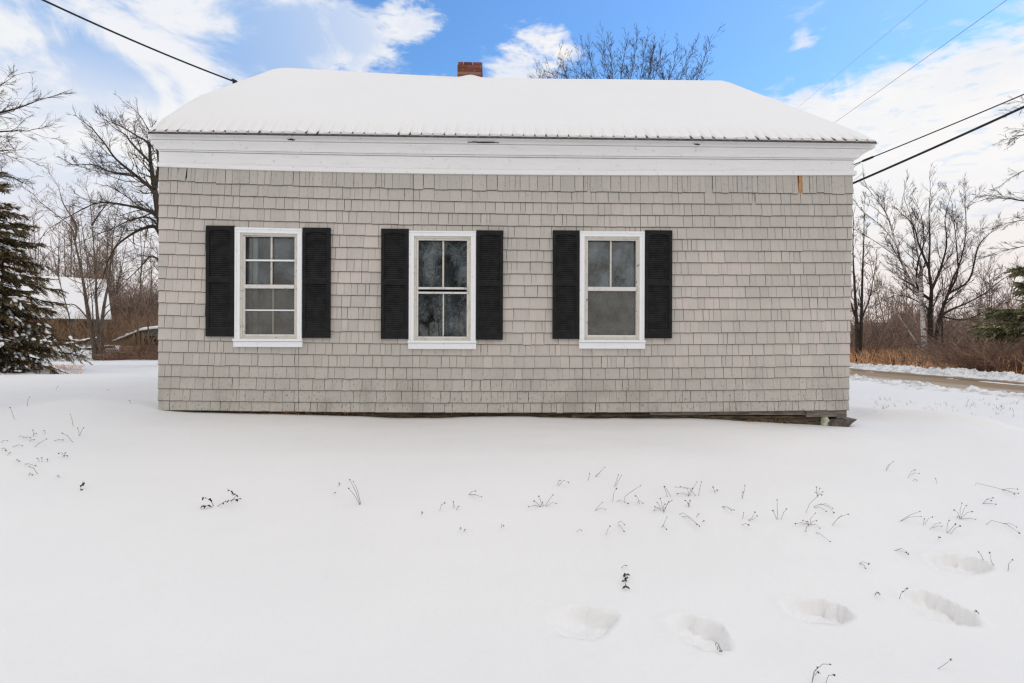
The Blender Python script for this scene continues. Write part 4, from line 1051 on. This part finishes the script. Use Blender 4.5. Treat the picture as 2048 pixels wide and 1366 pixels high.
# woodshed
Y = 22.0; A = P(230, 683, Y); B = P(284, 661, Y); C = P(345, 655, Y); zg = 0.0
shed = empty('woodshed', (B.x, Y, 0)); tag(shed, 'low open woodshed with a sagging snowy roof by the house corner', 'shed')
def rel(p): return p.x - B.x, p.z
ln = [rel(A), rel(B), ((B.x + C.x) / 2 - B.x, lerp(B.z, C.z, .65)), rel(C)]
mb = MB()
for (x0, z0), (x1, z1) in zip(ln, ln[1:]): mb.hexa([(x0, -.15, z0 - .03), (x1, -.15, z1 - .03), (x1, 2.6, z1 + .25), (x0, 2.6, z0 + .25), (x0, -.15, z0 - .01), (x1, -.15, z1 - .01), (x1, 2.6, z1 + .29), (x0, 2.6, z0 + .29)])
srf = mb.build('roof', M['oldwood'], shed)
mb = MB(); vs = []; n = 44
for i in range(n + 1):
    x = lerp(ln[0][0], ln[-1][0], i / n); z = interp(ln, x); th = .075 + .06 * nz(x * 5, 1) + .03 * nz(x * 17, 3); 
    vs += [(x, -.16, z - .005), (x, -.17, z + th * .6), (x, -.1, z + th), (x, 1.2, z + th + .13), (x, 2.6, z + th + .28)]
mb.add(vs, [(i * 5 + j, (i + 1) * 5 + j, (i + 1) * 5 + j + 1, i * 5 + j + 1) for i in range(n) for j in range(4)]); mb.build('snow_cover', M['snow'], srf, smooth=True)
mb = MB(); mb.box(ln[0][0] + .15, ln[-1][0], .62, .68, -.2, .95); mb.box(ln[0][0] + .15, ln[-1][0], .08, .62, .36, .40); mb.build('shade_backing', M['dark'], shed)  # near-black backing and floor paint the shade inside the open shed
mb = MB(); x = ln[0][0] + .2
while x < -.02: mb.box(x, x + .11, .0, .03, -.1, interp(ln, x) - .06 + rnd.uniform(-.02, 0)); x += .118
mb.build('plank_wall', M['crate'], shed)
for px in (268, 276):
    p = P(px, 680, Y - .1); mb = MB(); mb.box(p.x - B.x - .035, p.x - B.x + .035, -.1, -.03, -.2, interp(ln, p.x - B.x) - .055); mb.build('post', M['crate'], shed)
def crate(px, w, h, lab):
    p = P(px, 690, Y - 1.0); o = empty('wooden_crate', (p.x, Y - 1.0, gz(p.x, Y - 1) + .25)); tag(o, lab, 'crate', 'crates before the woodshed')
    mb = MB(); mb.box(-w, w, .0, .4, 0, .03); mb.box(-w, -w + .03, 0, .4, .03, h); mb.box(w - .03, w, 0, .4, .03, h); mb.box(-w + .03, w - .03, .37, .4, .03, h); mb.box(-w - .004, w + .004, -.02, -.001, h - .05, h); mb.box(-w - .004, w + .004, -.02, -.001, 0, .05); mb.build('crate_frame', M['crate'], o)
    mb = MB(); mb.box(-w + .02, w - .02, .0, .02, .05, h - .05); mb.build('panel', M['barnwood'], o)
crate(246, .14, .26, 'brown crate with a pale frame, farther from the house of two'); crate(260, .13, .25, 'brown crate with a pale frame, nearer to the house of two')
mb_l = None
def log(pa, pb, Y0, Y1, r, lab):
    a, b = P(*pa, Y0), P(*pb, Y1); mb = MB(); pts = []; 
    for i in range(9): t = i / 8; pts.append(a.lerp(b, t) + Vector((0, 0, .05 * nz(t * 4, pa[0]))) - a)
    mb.tube(pts, [r * lerp(1.1, .6, i / 8) for i in range(9)], 7, cap=True); o = mb.build('fallen_log', M['barkdk'], None, smooth=True); o.location = a; tag(o, lab, 'log', 'fallen logs under snow')
    mb = MB(); mb.tube([p + Vector((0, 0, r * .75)) for p in pts], [r * lerp(.95, .45, i / 8) * (1 + .3 * nz(i * 1.3, pa[1])) for i in range(9)], 7); mb.build('snow_cover', M['snow'], o, smooth=True)
log((132, 690), (205, 676), 24, 23.6, .08, 'upper snow topped log lying behind the three stemmed tree'); log((128, 702), (228, 694), 23, 22.8, .07, 'lower snow topped log across the foot of the three stemmed tree'); log((140, 676), (160, 700), 22.4, 22.0, .06, 'short leaning log at the tips of the spruce boughs')

# ------------------------------------------------------------------ trees behind the photographer, seen mirrored in the panes
def plain_tree(x, y, h, lab):
    q = dict(DEF); q.update(L1=1.6, sp=.3, rmin=.008, kids=[0, 6, 4, 3], ang=(25, 55)); tr, cr = MB(), MB()
    z0 = gz(x, y) - .2
    for k in range(5):
        a = rnd.uniform(0, 6.28); d = Vector((math.cos(a) * .22, math.sin(a) * .22, 1)).normalized(); pts = [Vector((math.cos(a) * .1, math.sin(a) * .1, 0))]
        for i in range(8): d = (d + Vector((rnd.gauss(0, .1), rnd.gauss(0, .1), .06))).normalized(); pts.append(pts[-1] + d * h / 8)
        tr.tube(pts, [lerp(.085, .012, i / 8) for i in range(9)], 6)
        for i in range(2, 9):
            for c in range(4): grow(cr, pts[i] if i == 8 else pts[i].lerp(pts[i + 1], rnd.random()), rot_about(d, R(rnd.uniform(20, 60))), 1.5 * rnd.uniform(.6, 1.2), .02, 1, q)
    o = empty('yard_tree', (x, y, z0)); tag(o, lab, 'tree', 'bare trees mirrored in the window panes'); tr.build('trunk', M['barkdk'], o, smooth=True); cr.build('crown', M['twig'], o)
plain_tree(-1.6, -9, 7.5, 'bare spreading tree mirrored in the window with upright bars, nearer one'); plain_tree(-3.6, -12, 8.5, 'bare spreading tree mirrored in the window with upright bars, farther one')
woods('woods', 'dark leafless woods mirrored in the window panes', [(rnd.uniform(-34, 26), rnd.uniform(-40, -22)) for _ in range(90)], 3.5, 6.5, M['brush'])

# ------------------------------------------------------------------ dry weeds in the snow
def weed(label, stalks, heads=True, r=.0013, leafy=False):
    """stalks: [(base px), (tip px) ...]"""
    b0 = G(*stalks[0][0]); mb = MB(); heads_ = []
    for st in stalks:
        g = G(*st[0]); Y = g.y; pts = [g + Vector((0, 0, -.015))]
        if st is not stalks[0] and any(abs(q[0] - st[0][0]) + abs(q[1] - st[0][1]) < 6 for q in stalks[0][1:]):
            Y = b0.y; g = P(*st[0], Y); pts = [g.copy()]          # a side branch leaves the first stalk in the air
        def above(q):
            p = P(*q, Y + rnd.uniform(-.03, .03))
            if p.z < gz(p.x, p.y) + .012: e = G(*q); p = CAM + (e - CAM) * .988
            return p
        if len(st) == 2:
            tip = above(st[1]); mid = g.lerp(tip, .55) + Vector((rnd.uniform(-.008, .008), 0, .012 + rnd.uniform(-.006, .008))); pts += [g, mid, tip]
        else:
            for q in st[1:]: pts.append(above(q))
        pts = [p - b0 for p in pts]; dist = Y / 6.0; hd = MB(); heads_.append(hd)
        mb.tube(pts, [r * (.75 + .3 * dist)] * (len(pts) - 1) + [r * .55], 4)
        if heads:
            c = pts[-1]; s_ = rnd.uniform(.0036, .006) * (.8 + .25 * dist); k = len(hd.v)
            for (az, n) in ((0, 1),):
                vs = [c + Vector((0, 0, s_ * 1.1))] + [c + Vector((math.cos(w * 1.257) * s_ * rnd.uniform(.7, 1.3), math.sin(w * 1.257) * s_ * rnd.uniform(.7, 1.3), rnd.uniform(-.3, .5) * s_)) for w in range(5)] + [c + Vector((0, 0, -s_))]
                hd.add(vs, [(0, 1 + w, 1 + (w + 1) % 5) for w in range(5)] + [(6, 1 + (w + 1) % 5, 1 + w) for w in range(5)])
            for bl in range(3):
                a = Vector((rnd.gauss(0, 1), rnd.gauss(0, 1), rnd.gauss(.3, .6))).normalized() * s_ * 2.0; hd.tube([c, c + a], [s_ * .25, s_ * .1], 3)
        if leafy:
            for i in range(11):
                t = rnd.uniform(.25, 1); ii = min(len(pts) - 2, int(t * (len(pts) - 1))); c = pts[ii].lerp(pts[ii + 1], rnd.random()); a = Vector((rnd.gauss(0, 1), rnd.gauss(0, .6), rnd.gauss(0, .6))).normalized() * rnd.uniform(.012, .024); b = a.orthogonal().normalized() * .006
                hd.add([c, c + a * .5 + b, c + a + Vector((0, 0, -.006)), c + a * .5 - b], [(0, 1, 2, 3)])
    o = mb.build('dry_weed', M['weed'], None, smooth=True); o.location = b0; tag(o, label, 'weed', 'dry weeds poking through the snow')
    for hd in heads_:
        if hd.v: hd.build('withered_leaves' if leafy else 'seed_head', M['leafdk'] if leafy else M['seed'], o)
def cr_(pts): return [(1000 + x / 1.954, 900 + y / 1.954) for x, y in pts]
def cl_(pts): return [(x / 2.048, 740 + y / 2.048) for x, y in pts]
WR = [
 ('small forked weed below the middle of the third window', [[(225, 138), (235, 120)], [(223, 138), (250, 118), (268, 127)]]),
 ('slanting bare stalk under the right shutter of the third window', [[(375, 105), (410, 68)], [(372, 105), (388, 92)]]),
 ('tiny upright sprig beside the slanting bare stalk', [[(343, 120), (350, 92)]]),
 ('pair of upright stalks under the outer shutter of the third window', [[(447, 145), (463, 98)], [(452, 140), (475, 100)]]),
 ('low tuft of six short stalks with dark heads, nearest the middle of the yard', [[(160, 222), (112, 222)], [(160, 222), (133, 200)], [(165, 222), (152, 181)], [(170, 220), (165, 205)], [(175, 220), (207, 176)], [(180, 220), (220, 210)]]),
 ('pair of short leaning stalks right of the low tuft', [[(372, 236), (400, 205)], [(372, 236), (412, 232)]]),
 ('looping weed with one long stalk stretched up to the right', [[(440, 202), (444, 170), (455, 152)], [(440, 202), (470, 195), (500, 210)], [(487, 205), (488, 182), (520, 158), (549, 140)]]),
 ('short knotted weed right of the looping weed', [[(545, 210), (530, 180)], [(535, 208), (558, 208)]]),
 ('narrow wedge of stalks joined at the top above the busiest tuft', [[(655, 183), (641, 143)], [(668, 182), (643, 144)]]),
 ('busy dark tuft of seven tangled stalks in the centre of the weeds', [[(636, 240), (626, 190)], [(630, 236), (603, 235)], [(630, 236), (605, 222)], [(636, 240), (660, 203)], [(640, 245), (672, 198)], [(640, 245), (645, 212)], [(630, 230), (614, 205)]]),
 ('wide angular weed with stalks bent like a roof', [[(740, 180), (733, 150), (686, 145)], [(738, 180), (755, 150), (770, 125)], [(772, 180), (740, 150), (705, 143)], [(775, 180), (787, 125)], [(740, 178), (695, 171)], [(735, 182), (752, 150)]]),
 ('small dark clump under the wide angular weed', [[(738, 222), (725, 198)], [(738, 222), (742, 198)], [(740, 222), (735, 208)]]),
 ('long arched weed bowing down to the right', [[(692, 248), (715, 245), (750, 270), (780, 298)], [(700, 250), (735, 262), (770, 292)], [(778, 298), (797, 277)], [(768, 262), (776, 250)]]),
 ('tiny hooked weed above the arched weed', [[(840, 165), (832, 145)], [(842, 165), (850, 158)]]),
 ('faint forked stalk between the arched weed and the tall weed', [[(946, 190), (957, 140)], [(947, 190), (950, 165)]]),
 ('flat lying stalk with a drooping tip', [[(860, 216), (885, 222), (915, 235)], [(868, 220), (905, 236)]]),
 ('small open weed with two nodding heads', [[(962, 271), (985, 265), (997, 243)], [(962, 271), (990, 270), (1005, 258)], [(948, 268), (952, 245)]]),
 ('short twig lying flat below the two nodding heads', [[(945, 292), (972, 293)]]),
 ('three separate upright stalks spread like a fork', [[(1086, 272), (1083, 195)], [(1082, 270), (1066, 237)], [(1098, 272), (1119, 231)]]),
 ('tallest weed with a bushy head of fine stalks', [[(1193, 244), (1210, 210), (1240, 182), (1250, 150)], [(1240, 182), (1262, 164)], [(1240, 180), (1237, 145)], [(1240, 182), (1232, 165)], [(1242, 183), (1258, 176)]]),
 ('arching weed bent over beside the tallest weed', [[(1212, 218), (1255, 210), (1285, 222), (1305, 245)], [(1215, 218), (1250, 222), (1275, 240)], [(1225, 208), (1275, 210), (1300, 228)]]),
 ('dark crowded weed with one long stalk trailing toward the viewer', [[(1215, 292), (1212, 270), (1232, 247)], [(1213, 292), (1237, 276)], [(1210, 292), (1195, 318)], [(1210, 292), (1155, 288)], [(1215, 292), (1250, 306)], [(1205, 290), (1183, 276)], [(1208, 295), (1200, 280)], [(1222, 308), (1255, 330), (1290, 358)]]),
 ('weed of two parallel stalks slanting up right of the crowded weed', [[(1293, 293), (1325, 262), (1361, 251)], [(1293, 293), (1318, 270), (1335, 258)]]),
 ('lone slanting stalk high up near the house corner', [[(1508, 82), (1537, 45)], [(1510, 80), (1520, 58)]]),
 ('faint forked weed below the house corner stalk', [[(1593, 110), (1622, 78)], [(1605, 98), (1638, 92)]]),
 ('tiny speck of twig beside the faint forked weed', [[(1612, 120), (1628, 118)], [(1705, 130), (1702, 113)]]),
 ('longest arching weed laid over near the picture edge, upper of two', [[(1858, 140), (1860, 128), (1940, 148), (2026, 170)], [(1950, 150), (1990, 150), (2022, 153)], [(1960, 155), (2010, 172)]]),
 ('small branching weed under the longest arching weed', [[(1880, 210), (1905, 190), (1927, 187)], [(1885, 210), (1937, 212)], [(1890, 205), (1920, 198)]]),
 ('starry weed with six radiating stalks', [[(1798, 270), (1805, 208)], [(1800, 270), (1822, 217)], [(1798, 268), (1775, 235)], [(1802, 268), (1845, 241)], [(1802, 270), (1859, 271)], [(1798, 266), (1787, 262)]]),
 ('pair of long smooth stalks leaning right beside the starry weed', [[(1551, 278), (1600, 255), (1641, 240)], [(1552, 277), (1600, 262), (1646, 260)]]),
 ('short grey weed below the pair of smooth stalks', [[(1655, 292), (1658, 270)], [(1660, 292), (1690, 262)], [(1680, 310), (1720, 285)], [(1690, 305), (1727, 298)]]),
 ('upright weed with three stalks under the starry weed', [[(1746, 325), (1755, 275)], [(1748, 325), (1780, 290)], [(1760, 328), (1798, 297)]]),
 ('arching weed laid over near the picture edge, lower of two', [[(1888, 294), (1920, 275), (1980, 290), (2030, 325)], [(1950, 282), (1990, 285), (2020, 301)]]),
 ('tiny dark speck of a weed under the upright weed', [[(1712, 346), (1720, 342)]]),
 ('drooping beaded stalk lying above the farthest boot print', [[(1522, 388), (1560, 390), (1595, 407)], [(1550, 388), (1588, 400)]]),
 ('small hooked weed between drooping stalk and boot prints', [[(1396, 440), (1418, 436), (1441, 446)], [(1405, 442), (1428, 462)]]),
 ('tiny sprig above the hanging dark leaves', [[(474, 461), (493, 452)]]),
 ('short curled stalk near the busy tuft', [[(412, 330), (420, 312), (430, 298)]]),
 ('dark curled weed hanging below the looping weed', [[(460, 280), (472, 298), (485, 318)], [(462, 282), (487, 292)]]),
 ('dark crooked weed below the busy tuft', [[(632, 300), (642, 285), (653, 262)], [(632, 300), (650, 310)]]),
 ('stalk poking from the edge of the second boot print', [[(843, 752), (860, 787)], [(850, 770), (866, 786)]]),
 ('curved stalk at the very bottom of the picture', [[(1215, 912), (1232, 862), (1262, 836), (1290, 838)], [(1232, 880), (1245, 870)], [(1220, 905), (1240, 850)]]),
 ('single straight stalk beside the bottom curved stalk', [[(1273, 912), (1306, 880)]]),
 ('thick lone stalk with a flared head near the bottom corner', [[(1697, 852), (1735, 840), (1762, 820)]]),
 ('upright stalk beside the slanting boot print', [[(1560, 586), (1575, 553)], [(1580, 552), (1590, 541)]]),
 ('little dark sprig left of the slanting boot print', [[(1465, 566), (1478, 558)], [(1466, 566), (1484, 564)]]),
 ('dark leaf fragment right of the slanting boot print', [[(1850, 635), (1862, 630)], [(1858, 636), (1870, 638)]]),
 ('curved lone stalk right of the farthest boot print, shortest of three', [[(1890, 432), (1870, 399)]]),
 ('curved lone stalk right of the farthest boot print, tallest of three', [[(1938, 457), (1920, 435), (1914, 402)]]),
 ('curved lone stalk right of the farthest boot print, outermost of three', [[(1984, 476), (1988, 445), (2003, 429)]]),
 ('tiny twin specks of weed in the open snow centre', [[(5, 305), (14, 297)], [(300, 318), (318, 314)]])]
for lab, st in WR: weed(lab, [cr_(s_) for s_ in st])
weed('dark hanging cluster of withered leaves above the first boot print', [cr_([(490, 490), (486, 505), (493, 536)]), cr_([(489, 492), (498, 500)])], leafy=True)
WL = [
 ('leaning dark twig at the far picture edge, lower of two', [[(60, 202), (42, 154)]]), ('leaning dark twig beyond the first, higher in the snow', [[(112, 148), (122, 111)]]),
 ('thin nodding stalk apart from the left tuft, tallest there', [[(300, 230), (296, 205), (288, 182)]]), ('small V shaped pair of stalks beside the nodding stalk', [[(324, 270), (318, 238)], [(326, 270), (343, 237)]]),
 ('low faint scatter of stalks in the upper left tuft', [[(78, 272), (98, 275)], [(135, 272), (148, 260)], [(140, 266), (135, 246)], [(185, 262), (178, 248)], [(95, 280), (125, 278)]]),
 ('slanting stalk with a dark head in the middle of the left tuft', [[(135, 314), (160, 300), (190, 283)], [(120, 292), (140, 286)]]),
 ('straight stalk falling to the right in the left tuft', [[(300, 297), (255, 259)], [(222, 290), (258, 287)]]),
 ('fine stalks at the outermost edge of the left tuft', [[(3, 298), (30, 290)], [(8, 320), (25, 330)], [(30, 350), (42, 338)], [(50, 315), (92, 310)]]),
 ('pair of short stalks with heads below the left tuft', [[(262, 354), (240, 342)], [(262, 354), (277, 352)], [(262, 354), (268, 340)]]),
 ('three faint short stalks lower in the left tuft', [[(160, 375), (152, 362)], [(172, 377), (170, 360)], [(195, 376), (194, 366)]]),
 ('low reclining stalk with beads below the left tuft', [[(95, 378), (115, 384), (146, 392)], [(66, 370), (78, 374)]]),
 ('crossed pair of stalks lowest in the left tuft', [[(155, 427), (120, 396)], [(118, 432), (132, 430)]]),
 ('tiny dark speck of weed apart from the left tuft', [[(232, 434), (242, 438)]]),
 ('slim fan of three stalks below the first window gap', [[(1479, 553), (1450, 510), (1428, 485)], [(1478, 552), (1458, 500), (1433, 449)], [(1478, 550), (1447, 457)]]),
 ('tiny sprig left of the slim fan of stalks', [[(1388, 476), (1390, 466)], [(1368, 505), (1374, 502)]]),
 ('small bent stalk under the middle window', [[(1799, 574), (1808, 552), (1822, 545)]]), ('two short stalks with dark heads under the middle window', [[(1860, 566), (1857, 540)], [(1870, 573), (1880, 559)]]),
 ('thin straddling twig right of the middle window weeds', [[(1920, 512), (1947, 496)], [(1924, 511), (1972, 520)]]),
 ('twin dark specks below the middle window weeds', [[(1884, 655), (1889, 648)], [(1900, 660), (1904, 654)]]), ('tiny curl of weed left of the bent stalk', [[(1726, 592), (1731, 585)]]),
 ('small dark twig near the house corner drift', [[(535, 138), (530, 125)], [(436, 86), (448, 82)], [(230, 80), (238, 64)]])]
for lab, st in WL: weed(lab, [cl_(s_) for s_ in st], r=.0016)
weed('short dark stalk with withered leaves at its foot', [cl_([(328, 496), (332, 480), (341, 455)])], heads=False, leafy=True, r=.0022)
weed('branched twig with withered leaves lying on open snow below the first window', [cl_([(880, 556), (860, 530), (826, 522)]), cl_([(882, 556), (850, 556), (825, 556)]), cl_([(880, 556), (920, 540), (985, 526)]), cl_([(940, 540), (968, 512), (930, 486)])], heads=False, leafy=True, r=.002)
brush('snow_twigs', 'sparse fine twigs scattered on the snow toward the road', 90, lambda: (lambda Y: ((rnd.uniform(1745, 2060) - CX) / F * Y, Y))(rnd.uniform(6.6, 8.6)),   .03, .11, M['twiggrey'], 1.3, .0014)

# ------------------------------------------------------------------ sky, sun, camera
SUN = Vector((.62, .30, .78)).normalized()
w = bpy.data.worlds.new('World'); scene.world = w; w.use_nodes = True; k = N(w)
for n_ in list(k.n):
    if n_.type != 'OUTPUT_WORLD': k.n.remove(n_)
out = [n_ for n_ in k.n if n_.type == 'OUTPUT_WORLD'][0]
sky = k.new('ShaderNodeTexSky', sky_type='NISHITA'); sky.sun_disc = False; sky.sun_elevation = math.asin(SUN.z); sky.sun_rotation = math.atan2(SUN.x, SUN.y); sky.air_density = 1.0; sky.dust_density = .5; sky.ozone_density = 1.6
tc = k.new('ShaderNodeTexCoord').outputs['Generated']
def dir_(px, py): return ray(px, py).normalized()
def dotn(v): 
    n_ = k.new('ShaderNodeVectorMath', operation='DOT_PRODUCT'); k.link(tc, n_.inputs[0]); n_.inputs[1].default_value = v; return n_.outputs['Value']
ST = 2.0                                     # clouds are wider than tall
st_n = k.new('ShaderNodeVectorMath', operation='MULTIPLY'); k.link(tc, st_n.inputs[0]); st_n.inputs[1].default_value = (1, 1, ST)
nn_ = k.new('ShaderNodeVectorMath', operation='NORMALIZE'); k.link(st_n.outputs[0], nn_.inputs[0]); tcs = nn_.outputs[0]
def blob(px, py, deg, wt, soft=.25):
    d = dir_(px, py); d = Vector((d.x, d.y, d.z * ST)).normalized()
    n_ = k.new('ShaderNodeVectorMath', operation='DOT_PRODUCT'); k.link(tcs, n_.inputs[0]); n_.inputs[1].default_value = d
    return k.ramp(n_.outputs['Value'], math.cos(R(deg)), math.cos(R(deg * soft)), 0, wt)
def total(lst):
    a = lst[0]
    for b in lst[1:]: a = k.math('ADD', a, b)
    return a
a_, b_ = dir_(1480, 205), dir_(2048, 85); nrm = b_.cross(a_).normalized()
if nrm.dot(dir_(1800, 400)) < 0: nrm = -nrm
half = k.ramp(dotn(nrm), -.045, .05, 0, .82)
rightside = k.ramp(dotn(Vector((1, -.15, 0)).normalized()), -.05, .22)
half = k.math('MULTIPLY', half, rightside)
hz = k.ramp(dotn(Vector((0, 0, 1))), .36, .16, 0, .8)
back = k.ramp(dotn(Vector((0, -1, 0))), -.25, .2, 0, 1.3); zen = k.ramp(dotn(Vector((0, 0, 1))), .60, .78, 0, 1.2)  # unseen cloud cover behind and overhead, added for neutral fill on the snow
cov = total([half, hz, back, zen,
  blob(40, 60, 16, .54), blob(330, 10, 10, .46), blob(500, 40, 7, .24), blob(60, 300, 18, .75), blob(230, 190, 8, .35), blob(400, 100, 4, .40), blob(630, 95, 6.5, .30), blob(800, 125, 6, .40), blob(690, 0, 6.5, .30), blob(835, 30, 3, .42), blob(1045, 92, 5, .48), blob(1090, 145, 6, .44), blob(1590, 15, 2.6, .46, .0), blob(1574, 92, 2.0, .42, .0), blob(1628, 73, 1.8, .42, .0), blob(-600, 100, 40, .8), blob(2700, 200, 30, .6), blob(1900, 30, 10, .05), blob(930, 60, 6, -.3), blob(1300, 60, 14, -.3), blob(420, 160, 5, -.4), blob(500, 130, 4.5, -.35), blob(370, 180, 4, -.3)])
cn1 = k.noise(k.mapping(tc, (1, 1, 1.5)), 7.4, 9, .60, .7); cn2 = k.noise(k.mapping(tc, (1, 1, 2.6), (4, 2, 1)), 3.4, 6, .55, .3); cn3 = k.noise(k.mapping(tc, (1, 1, 3.6), (1, 7, 2)), 22, 5, .6, .5)
nsum = k.math('ADD', k.math('MULTIPLY', k.math('SUBTRACT', cn1, .5), 2.0), k.math('MULTIPLY', k.math('SUBTRACT', cn3, .5), 1.0))
al = k.ramp(k.math('ADD', cov, nsum), .24, .74)
shade = k.ramp(k.math('ADD', k.math('MULTIPLY', cn2, .5), k.math('MULTIPLY', cn1, .5)), .44, .57)
left_ = k.ramp(dotn(Vector((-1, .0, 0))), .05, .45, .28, 1.0)
high_ = k.ramp(dotn(Vector((0, 0, 1))), .30, .42, .35, 1)
front = k.ramp(dotn(Vector((0, 1, 0))), .0, .3)
shade = k.math('MULTIPLY', k.math('ADD', k.math('MULTIPLY', shade, .85), .15), front)
cc = k.mix(k.math('MULTIPLY', k.math('MULTIPLY', shade, left_), high_), (.97, .955, .945), (.34, .53, .86))
mott = k.math('MULTIPLY', k.ramp(cn3, .52, .68, 0, .55), k.math('MULTIPLY', rightside, front))
cc = k.mix(mott, cc, (.60, .76, .95))
warm = k.ramp(dotn(Vector((0, 0, 1))), .25, .02, 0, .85)
cc = k.mix(warm, cc, (.90, .80, .76))
hsv = k.new('ShaderNodeHueSaturation'); hsv.inputs['Saturation'].default_value = 1.12; hsv.inputs['Value'].default_value = 1.0; k.link(sky.outputs[0], hsv.inputs['Color'])
bg1 = k.new('ShaderNodeBackground'); bg1.inputs[1].default_value = .15; k.link(k.mix(1.0, hsv.outputs[0], (.88, 1.15, 1.33), 'MULTIPLY'), bg1.inputs[0])
bg2 = k.new('ShaderNodeBackground'); bg2.inputs[1].default_value = 1.0; k.link(cc, bg2.inputs[0])
mx = k.new('ShaderNodeMixShader'); k.link(al, mx.inputs[0]); k.link(bg1.outputs[0], mx.inputs[1]); k.link(bg2.outputs[0], mx.inputs[2]); k.link(mx.outputs[0], out.inputs[0])
sl = bpy.data.lights.new('sun', 'SUN'); sl.energy = .52; sl.angle = R(26); sl.color = (1, .965, .92)
so = bpy.data.objects.new('sun', sl); col.objects.link(so); so.rotation_euler = (-SUN).to_track_quat('-Z', 'Y').to_euler(); so.location = (8, -6, 12)
cam = bpy.data.cameras.new('camera'); cam.sensor_width = 36; cam.lens = F / 2048 * 36; cam.clip_start = .05; cam.clip_end = 3000
co = bpy.data.objects.new('camera', cam); col.objects.link(co)
m4 = Matrix.Identity(4)
for i, vv in enumerate((RT, UP, -FW)): m4[0][i], m4[1][i], m4[2][i] = vv
co.matrix_world = Matrix.Translation(CAM) @ m4
scene.camera = co
scene.render.engine = 'CYCLES'; scene.cycles.use_denoising = True; scene.cycles.denoising_prefilter = 'NONE'; scene.cycles.denoising_input_passes = 'RGB_ALBEDO_NORMAL'; scene.cycles.filter_width = 1.35; scene.cycles.sampling_pattern = 'BLUE_NOISE'; scene.cycles.max_bounces = 6; scene.cycles.diffuse_bounces = 3; scene.cycles.transparent_max_bounces = 12
scene.cycles.sample_clamp_indirect = 6
scene.view_settings.view_transform = 'Standard'; scene.view_settings.look = 'None'; scene.view_settings.exposure = 0
